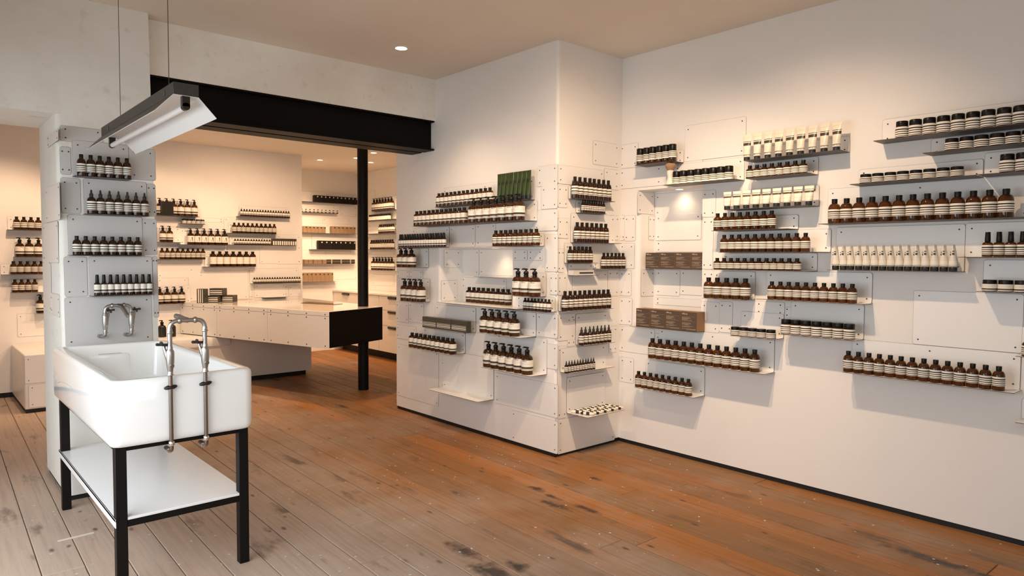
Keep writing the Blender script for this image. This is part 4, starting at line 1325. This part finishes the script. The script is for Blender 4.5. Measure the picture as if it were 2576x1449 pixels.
# ------------------------------------------------------------------ pipe taps
def tap(name, xl, xr, y, zt, zb, zv, side, label, spout, long_pipe):
    root = bpy.data.objects.new(name, None)
    COL.objects.link(root)
    root.location = (0, 0, 0)
    tag(root, label, 'tap')
    R_ = 0.0095
    bend_r = 0.036
    bm = bmesh.new()
    pts = [(xl, y, zv)] + bend((xl, y, zv), (xl, y, zt), (xr, y, zt), bend_r) + bend((xl, y, zt), (xr, y, zt), (xr, y, zv), bend_r) + [(xr, y, zv)]
    add_sweep(bm, pts, R_, 12)
    link('bridge_pipe', done('pipe', bm, 'pipe'), root)
    bm = bmesh.new()
    cxm = (xl + xr) / 2
    for x, z in ((xl, zt - bend_r - 0.004), (xr, zt - bend_r - 0.004), (xl, zv + 0.05), (xr, zv + 0.05), (xl, zv - 0.055), (xr, zv - 0.055)):
        add_sweep(bm, [(x, y, z - 0.014), (x, y, z - 0.011), (x, y, z - 0.009), (x, y, z - 0.005), (x, y, z + 0.005), (x, y, z + 0.009)], [R_ * 1.12, R_ * 1.45, R_ * 1.45, R_ * 1.15, R_ * 1.15, R_ * 1.02], 14)
    for x in (cxm - 0.032, cxm + 0.032):
        add_sweep(bm, [(x - 0.008, y, zt), (x - 0.003, y, zt), (x + 0.003, y, zt), (x + 0.008, y, zt)], [R_ * 1.15, R_ * 1.5, R_ * 1.5, R_ * 1.15], 14)
    f = link('fittings', done('fittings', bm, 'pipe'), root)
    f['kind'] = 'stuff'
    bm = bmesh.new()
    add_sweep(bm, [(cxm, y, zt)] + [(cxm + a, y + b, zt + c) for a, b, c in spout], R_ * 1.25, 12)
    link('spout', done('spout', bm, 'pipe'), root)
    for x in (xl, xr):
        bm = bmesh.new()
        add_sweep(bm, [(x, y, zv + 0.045), (x, y, zv + 0.036), (x, y, zv + 0.02), (x, y, zv - 0.012), (x, y, zv - 0.035), (x, y, zv - 0.05)], [R_ * 1.2, R_ * 1.7, R_ * 1.75, R_ * 1.75, R_ * 1.4, R_ * 1.15], 14)
        # slanted valve seat and gland
        dx = -side
        add_sweep(bm, [(x, y, zv - 0.022), (x + dx * 0.010, y + 0.004, zv + 0.012), (x + dx * 0.019, y + 0.007, zv + 0.043), (x + dx * 0.024, y + 0.009, zv + 0.060)], [R_ * 1.2, R_ * 1.05, R_ * 0.75, R_ * 0.5], 10)
        add_sweep(bm, [(x + 0.002, y - 0.006, zv - 0.024), (x + 0.004, y - 0.017, zv - 0.026)], [R_ * 1.0, R_ * 0.95], 12)
        v = link('valve', done('valve', bm, 'pipe'), root)
        bm = bmesh.new()
        c = Vector((x + dx * 0.026, y + 0.010, zv + 0.066))
        for av in (Vector((dx * 0.95, -0.2, 0.12)), Vector((0.45, 0.75, -0.45))):
            av.normalize()
            add_sweep(bm, [c - av * 0.029, c - av * 0.025, c - av * 0.007, c + av * 0.007, c + av * 0.025, c + av * 0.029], [0.005, 0.0068, 0.0056, 0.0056, 0.0068, 0.005], 8)
        link('cross_handle', done('handle', bm, 'fixture'), v)
        if long_pipe:
            bm = bmesh.new()
            pts = [(x, y, zv - 0.05)] + bend((x, y, zv - 0.05), (x, y, zb), (x, y + 0.12, zb), 0.022) + [(x, y + 0.03, zb)]
            add_sweep(bm, pts, R_ * 0.92, 12)
            s_ = link('supply_pipe', done('supply', bm, 'pipe_old'), root)
            bm = bmesh.new()
            add_sweep(bm, [(x, y + 0.026, zb), (x, y + 0.030, zb), (x, y + 0.036, zb)], [R_ * 1.3, R_ * 1.4, R_ * 1.3], 14)
            add_sweep(bm, [(x, y, zb + 0.045), (x, y, zb + 0.041), (x, y, zb + 0.030), (x, y, zb + 0.026)], [R_ * 1.05, R_ * 1.35, R_ * 1.35, R_ * 1.05], 14)
            link('collar', done('collar', bm, 'chrome'), s_)
            bm = bmesh.new()
            add_sweep(bm, [(x, y + 0.036, zb), (x, y + 0.085, zb)], R_ * 1.05, 12)
            link('rubber_hose', done('hose', bm, 'black_plastic'), s_)
            # black two-lobed pipe clip fixed to the sink front
            bm = bmesh.new()
            zc_ = 0.886
            add_sweep(bm, [(x - 0.026, y, zc_ - 0.002), (x - 0.022, y, zc_ - 0.002), (x - 0.012, y - 0.002, zc_), (x + 0.012, y - 0.002, zc_ + 0.001), (x + 0.022, y, zc_ + 0.003), (x + 0.026, y, zc_ + 0.003)], [0.004, 0.0065, 0.0095, 0.0095, 0.0065, 0.004], 10)
            link('pipe_clip', done('clip', bm, 'black_plastic'), root)
        else:
            bm = bmesh.new()
            pts = [(x, y, zv - 0.05)] + bend((x, y, zv - 0.05), (x, y, zb), (x - 0.03, y + 0.05, zb), 0.018) + [(x - 0.016, y + 0.030, zb - 0.002)]
            add_sweep(bm, pts, R_ * 0.92, 12)
            add_sweep(bm, [(x - 0.016, y + 0.030, zb - 0.002), (x - 0.022, y + 0.060, zb - 0.002)], R_ * 1.25, 12)
            link('wall_elbow', done('elbow', bm, 'pipe'), root)
    return root


tap('pipe_tap', 0.849, 0.993, 3.184, 1.172, 0.606, 1.005, 1, 'bare pipe bridge tap clipped to the front of the sink', [(-0.006, 0.03, 0.004), (-0.012, 0.075, 0.010), (-0.016, 0.105, 0.012)], True)
tap('pipe_tap', 0.900, 1.042, 4.722, 1.150, 0.966, 1.055, -1, 'bare pipe bridge tap mounted on the pier behind the sink', [(0.012, -0.02, -0.004), (0.022, -0.06, -0.030), (0.030, -0.10, -0.062)], False)

# ------------------------------------------------------------------ hanging fluorescent fitting
lamp = bpy.data.objects.new('strip_light', None)
COL.objects.link(lamp)
LXc, LYa, LYb, LZ0, LZ1 = 0.90, 3.08, 4.46, 2.12, 2.17
lamp.location = (LXc, (LYa + LYb) / 2, LZ0)
tag(lamp, 'dark hanging strip light with white folded reflector above the sink', 'lamp')
hl = (LYb - LYa) / 2
link('housing', box_mesh('housing', (-0.05, -hl, 0), (0.05, hl, 0.05), 'fixture', 0.0015, 1), lamp)
bm = bmesh.new()


def flap(pts):
    """thin folded sheet: list of cross-section points extruded along y"""
    n = len(pts)
    for i in range(n - 1):
        (x0, z0), (x1, z1) = pts[i], pts[i + 1]
        v = [bm.verts.new(p) for p in ((x0, -hl + 0.002, z0), (x1, -hl + 0.002, z1), (x1, hl, z1), (x0, hl, z0))]
        v2 = [bm.verts.new((p.co.x, p.co.y, p.co.z + 0.0022)) for p in v]
        for q in ((0, 1, 2, 3),):
            bm.faces.new([v[k] for k in q]).material_index = 0
        bm.faces.new([v2[k] for k in (3, 2, 1, 0)]).material_index = 1
        for k in range(4):
            f = bm.faces.new((v[k], v2[k], v2[(k + 1) % 4], v[(k + 1) % 4]))
            f.material_index = 0


flap([(-0.122, -0.080), (-0.05, -0.003), (0.05, -0.003), (0.122, -0.080)])
link('reflector', done('reflector', bm, ['reflector', 'fixture'], 0), lamp)
bm = bmesh.new()
add_sweep(bm, [(0, -hl + 0.02, -0.045), (0, hl - 0.02, -0.045)], 0.0135, 14)
link('fluorescent_tube', done('tube', bm, 'tube_glass'), lamp)
for s in (-1, 1):
    bm = bmesh.new()
    y0, y1 = sorted((s * (hl - 0.001), s * (hl - 0.028)))
    add_box(bm, (-0.015, y0, -0.045), (0.015, y1, -0.003))
    add_sweep(bm, [(0, y0, -0.045), (0, y1, -0.045)], 0.0155, 14)
    link('lamp_holder', done('holder', bm, 'black_plastic'), lamp)
for y, zt in ((3.325, ZC), (4.236, ZC)):
    bm = bmesh.new()
    add_sweep(bm, [(0, y - lamp.location.y, 0.049), (0, y - lamp.location.y, zt - LZ0)], 0.0016, 6)
    link('hanging_wire', done('wire', bm, 'wire'), lamp)
for y in (-hl + 0.13, hl - 0.17):
    bm = bmesh.new()
    add_sweep(bm, [(-0.0503, y, 0.022), (-0.0512, y, 0.022)], 0.013, 14)
    link('knockout', done('knockout', bm, 'black_plastic'), lamp)

# ------------------------------------------------------------------ long counter
ctr = bpy.data.objects.new('shop_counter', None)
COL.objects.link(ctr)
ctr.location = (3.2, 7.4, 0)
tag(ctr, 'long white counter jutting from the back wall with a black open end', 'counter')
P1, P2, P3, P4 = (3.11, 6.235), (3.915, 6.558), (3.88, YA - 0.006), (2.425, YA - 0.006)
CZ0, CZ1 = 0.548, 0.915
loc = lambda p: (p[0] - 3.2, p[1] - 7.4)


def offs(poly, d_):
    """inset a polygon (ccw) by d_"""
    n = len(poly)
    out = []
    for i in range(n):
        p0, p1, p2 = [Vector(poly[(i + k) % n]) for k in (-1, 0, 1)]
        n1 = Vector((-(p1 - p0).y, (p1 - p0).x)).normalized()
        n2 = Vector((-(p2 - p1).y, (p2 - p1).x)).normalized()
        b_ = (n1 + n2)
        b_ = b_ / max(0.2, b_.dot(n1))
        out.append(tuple(p1 + b_ * d_))
    return out


quad = [loc(p) for p in (P1, P2, P3, P4)]
bm = bmesh.new()
ins = offs(quad, 0.004)
add_loft(bm, [[(x, y, CZ1 - 0.003) for x, y in quad], [(x, y, CZ1) for x, y in ins]])
link('worktop', done('worktop', bm, 'counter_top', 0), ctr)
# carcass set in from the black end
e = Vector(loc(P2)) - Vector(loc(P1))
nin = Vector((-e.y, e.x)).normalized()
rec = 0.025
q1, q2 = Vector(quad[0]) + nin * rec, Vector(quad[1]) + nin * rec
fr = (Vector(quad[3]) - Vector(quad[0])).normalized()
bk = (Vector(quad[2]) - Vector(quad[1])).normalized()
q1 = Vector(quad[0]) + fr * rec
q2 = Vector(quad[1]) + bk * rec
frn = Vector((fr.y, -fr.x)) * 0.003      # just behind the front sheet
if frn.dot(Vector((1, 0))) < 0:
    frn = -frn
bm = bmesh.new()
poly = [tuple(q1 + frn), tuple(q2), quad[2], tuple(Vector(quad[3]) + frn)]
add_loft(bm, [[(x, y, CZ0 + 0.003) for x, y in poly], [(x, y, CZ1 - 0.004) for x, y in poly]])
link('carcass', done('carcass', bm, 'black_steel', 0), ctr)
# white front sheet (with folded top strip) and its screws
flen = (Vector(quad[3]) - Vector(quad[0])).length
fang = math.atan2(fr.y, fr.x)


def front_sheet(name, s0, s1, z0, z1):
    bm = bmesh.new()
    add_box(bm, (s0, 0.0, z0), (s1, 0.003, z1))
    o = link(name, done(name, bm, 'enamel', 0), ctr, (quad[0][0], quad[0][1], 0), (0, 0, fang + PI))
    return o


def scr(parent, pts):
    bm = bmesh.new()
    for x, z in pts:
        c = [(x + 0.007 * math.cos(2 * PI * k / 7), z + 0.007 * math.sin(2 * PI * k / 7)) for k in range(7)]
        add_loft(bm, [[(a, 0.001, b) for a, b in c], [(a, -0.0018, b) for a, b in c]])
    s = link('screws', done('screws', bm, 'screw', 0), parent)
    s['kind'] = 'stuff'


for (s0, s1) in ((-0.93, 0.0), (-1.80, -0.934), (-flen, -1.804)):
    o = front_sheet('top_strip', s0, s1, CZ1 - 0.045, CZ1 - 0.003)
    scr(o, [(s0 + q * (s1 - s0), CZ1 - 0.030) for q in (0.06, 0.35, 0.65, 0.94)])
    o = front_sheet('front_panel', s0, s1, CZ0, CZ1 - 0.048)
    scr(o, [(s0 + q * (s1 - s0), z) for q in (0.06, 0.35, 0.65, 0.94) for z in (CZ1 - 0.068, CZ0 + 0.025)])
# smoked glass inlay near the back edge
bm = bmesh.new()
tq = [(3.60, 7.74), (3.44, 7.60), (3.62, 7.10), (3.76, 7.20)]
add_loft(bm, [[(x, y, CZ1 + 0.0006) for x, y in tq[::-1]], [(x, y, CZ1 + 0.004) for x, y in tq[::-1]]])
o = link('glass_tray', done('tray', bm, 'glass_tray', 0))
tag(o, 'flat dark smoked-glass tray lying on the long counter', 'tray')

# plinth block under the counter
pl_ = bpy.data.objects.new('counter_plinth', None)
COL.objects.link(pl_)
pl_.location = (2.9, 8.3, 0)
tag(pl_, 'white plinth block with black kick under the long counter', 'plinth')
bm = bmesh.new()
add_prism(bm, [(-0.7, -0.28), (0.86, -0.28), (0.86, 0.33), (-0.7, 0.33)], 0.055, 0.440)
add_box(bm, (-0.122, -0.28, 0.440), (0.86, 0.33, CZ0 - 0.001))
link('block', done('block', bm, 'lacquer', 0), pl_)
link('kick_board', box_mesh('kick', (-0.68, -0.25, 0.0), (0.80, 0.33, 0.055), 'black_base'), pl_)

# bench along the back wall
bench = bpy.data.objects.new('wall_bench', None)
COL.objects.link(bench)
bench.location = (1.6, 8.2, 0)
tag(bench, 'white steel-clad bench along the back wall behind the sink pier', 'bench')
link('seat_slab', box_mesh('slab', (0.1, -0.205, 0.442), (1.172, 0.44, 0.540), 'enamel', 0.006, 2), bench)
lb = link('end_box', box_mesh('end_box', (-0.80, -0.55, 0.035), (0.1, 0.44, 0.543), 'enamel', 0.012, 3), bench)
link('kick_board', box_mesh('kick', (-0.79, -0.54, 0.0), (0.1, 0.44, 0.036), 'black_base'), bench)
link('support', box_mesh('support', (0.1, -0.05, 0.0), (0.59, 0.44, 0.442), 'lacquer'), bench)
for (x, z, pw, ph) in ((-0.70, 0.40, 0.19, 0.25), (-0.655, 0.155, 0.23, 0.21)):
    p = link('panel', done('panel', plate_bm(pw, ph), ['enamel', 'joint'], 0), bench, (x, -0.551, z))
    s = link('screws', screws_mesh(pw, ph), p)
    s['kind'] = 'stuff'

# drawer cabinet along the far right wall
cab = bpy.data.objects.new('drawer_cabinet', None)
COL.objects.link(cab)
CX0 = 5.03
cab.location = (CX0, 8.8, 0)
tag(cab, 'long cream drawer cabinet under the shelves behind the black post', 'cabinet')
link('worktop', box_mesh('worktop', (-0.012, -2.4, 0.912), (XC - CX0 - 0.004, YB - 8.8 - 0.004, 0.938), 'counter_top', 0.003, 1), cab)
link('carcass', box_mesh('carcass', (0.022, -2.4, 0.125), (XC - CX0 - 0.004, YB - 8.8 - 0.01, 0.912), 'lacquer'), cab)
link('plinth', box_mesh('plinth', (0.16, -2.4, 0.0), (XC - CX0 - 0.01, YB - 8.8 - 0.01, 0.125), 'black_base'), cab)
for y0, y1 in ((-0.24, 1.12), (-1.62, -0.25), (-2.39, -1.63)):
    for z0, z1 in ((0.715, 0.908), (0.50, 0.711), (0.13, 0.496)):
        dr = link('drawer', box_mesh('drawer', (0.0, y0 + 0.002, z0), (0.022, y1 - 0.002, z1), 'lacquer', 0.0015, 1), cab)
        hy = (y0 + y1) / 2 + 0.28 if y0 > -0.5 else y1 - 0.36
        link('handle', box_mesh('handle', (-0.022, hy - 0.10, z1 - 0.032), (0.0, hy + 0.10, z1 - 0.004), 'black_plastic', 0.002, 1), dr)


# ------------------------------------------------------------------ things on the counter and bench
def gift(x, y, z, w, dp, h, rot, label, upright=False):
    bm = bmesh.new()
    add_box(bm, (-w / 2, -dp / 2, 0), (w / 2, dp / 2, h))
    bmesh.ops.bevel(bm, geom=list(bm.edges), offset=0.0015, segments=1, affect='EDGES')
    o = link('gift_box', done('carton', bm, 'box_grey', 0), None, (x, y, z), (0, 0, rot))
    tag(o, label, 'box', 'dark gift boxes stacked on the counter')
    bm = bmesh.new()
    yq = -dp / 2 - 0.0006
    if upright:
        for x0, x1 in ((-0.34, -0.18), (-0.06, 0.06), (0.22, 0.32)):
            add_box(bm, (x0 * w, yq, 0.03 * h), (x1 * w, yq + 0.0005, 0.97 * h))
    else:
        for z0, z1 in ((0.12, 0.20), (0.34, 0.50), (0.64, 0.74)):
            add_box(bm, (-0.46 * w, yq, z0 * h), (0.46 * w, yq + 0.0005, z1 * h))
    link('label', done('label', bm, 'cream_paper', 0), o)
    return o


TZ = CZ1 + 0.0004
gift(2.575, 8.32, TZ, 0.085, 0.10, 0.162, -0.75, 'dark striped gift box standing upright on the counter', True)
gift(2.725, 8.36, TZ, 0.135, 0.12, 0.080, -0.75, 'dark striped gift box lying below the topmost one on the counter')
gift(2.885, 8.33, TZ, 0.135, 0.12, 0.080, -0.75, 'dark striped gift box lying nearest the counter middle')
gift(2.765, 8.36, TZ + 0.081, 0.155, 0.12, 0.082, -0.75, 'dark striped gift box resting on top of two others')

parts = build('pump', 'plain', 0.085, 0.19)
dark_body = parts[0][1].copy()
dark_body.materials.clear()
dark_body.materials.append(M['black_plastic'])
for k, (x, y) in enumerate(((2.165, 8.42), (2.262, 8.40))):
    o = bpy.data.objects.new('pump_bottle', dark_body)
    COL.objects.link(o)
    o.location = (x, y, 0.5404)
    tag(o, f'{"inner" if k == 0 else "outer"} of two black pump bottles on the bench beside the pier', 'bottle', 'black pump bottles on the bench')
    c = link('pump', parts[1][1], o)

# dark ridged carton on the back shelf by the pier edge
bm = bmesh.new()
add_box(bm, (-0.06, -0.035, 0), (0.06, 0.035, 0.155))
for k in range(9):
    x = -0.052 + k * 0.013
    add_box(bm, (x - 0.002, -0.038, 0.004), (x + 0.002, -0.034, 0.150))
o = link('black_carton', done('carton', bm, 'box_black', 0))
o.matrix_world = frame('A', 2.245, 0.155, 1.9175 - 0.0)
tag(o, 'black ridged carton in front of the upper left pump bottles', 'box')
sh_ = [s for s in SHELVES if s[0] == 'upper left back wall shelf'][0]
o.matrix_world = frame('A', 2.262, 0.135, sh_[4] + 0.0005)
for ob in bpy.data.objects:
    if ob.get('label', '').endswith('upper left back wall shelf') and ob.get('category') == 'shelf':
        ob.scale = (1, 1.6, 1)

# shaving brush beside the applicators
su = [s for s in SHELVES if s[0] == 'shelf above the tall wall niche'][0]
br = link('shaving_brush', lathe('handle', [(0.033, 0), (0.036, 0.006), (0.030, 0.016), (0.021, 0.040), (0.019, 0.060), (0.023, 0.072), (0.0245, 0.080), (0.0245, 0.098), (0.020, 0.103)], 'porcelain', 24))
br.matrix_world = frame('R', -2.975, 0.105, su[4] + 0.0005)
tag(br, 'ivory shaving brush with brown bristles above the tall niche', 'brush')
link('bristles', lathe('bristles', [(0.019, 0.100), (0.024, 0.108), (0.034, 0.124), (0.037, 0.136), (0.034, 0.148), (0.025, 0.156), (0.010, 0.160)], 'bristle', 24), br)
link('ferrule', lathe('ferrule', [(0.0228, 0.073), (0.0235, 0.075), (0.0228, 0.077)], 'print_dark', 24), br)


# ------------------------------------------------------------------ recessed ceiling lamps
def downlight(x, y, z, r_, label, aim=None, power=0, size=70, blend=0.5, color=(1, 0.74, 0.47), rad=0.03, shine=True):
    root = bpy.data.objects.new('downlight', None)
    COL.objects.link(root)
    root.location = (x, y, z)
    tag(root, label, 'lamp')
    link('ring', lathe('ring', [(r_, 0.0), (r_ * 0.98, -0.004), (r_ * 0.82, -0.006), (r_ * 0.76, -0.002), (r_ * 0.70, 0.010)], 'lamp_ring', 24, False, False), root)
    link('bulb', lathe('bulb', [(r_ * 0.70, -0.0005), (r_ * 0.3, -0.002)], 'lamp_glow', 20), root)
    if power:
        d = bpy.data.lights.new('halogen', 'SPOT')
        d.energy, d.color = power, color
        d.spot_size, d.spot_blend = math.radians(size), blend
        d.shadow_soft_size = rad
        o = bpy.data.objects.new('halogen', d)
        COL.objects.link(o)
        o.location = (x, y, z - 0.03)
        o.rotation_euler = (Vector(aim) - Vector(o.location)).to_track_quat('-Z', 'Y').to_euler()
    return root


for (x, y, z, r_, label, aim, power, size, blend, color) in LAMPS:
    downlight(x, y, z, r_, label, aim, power, size, blend, color)
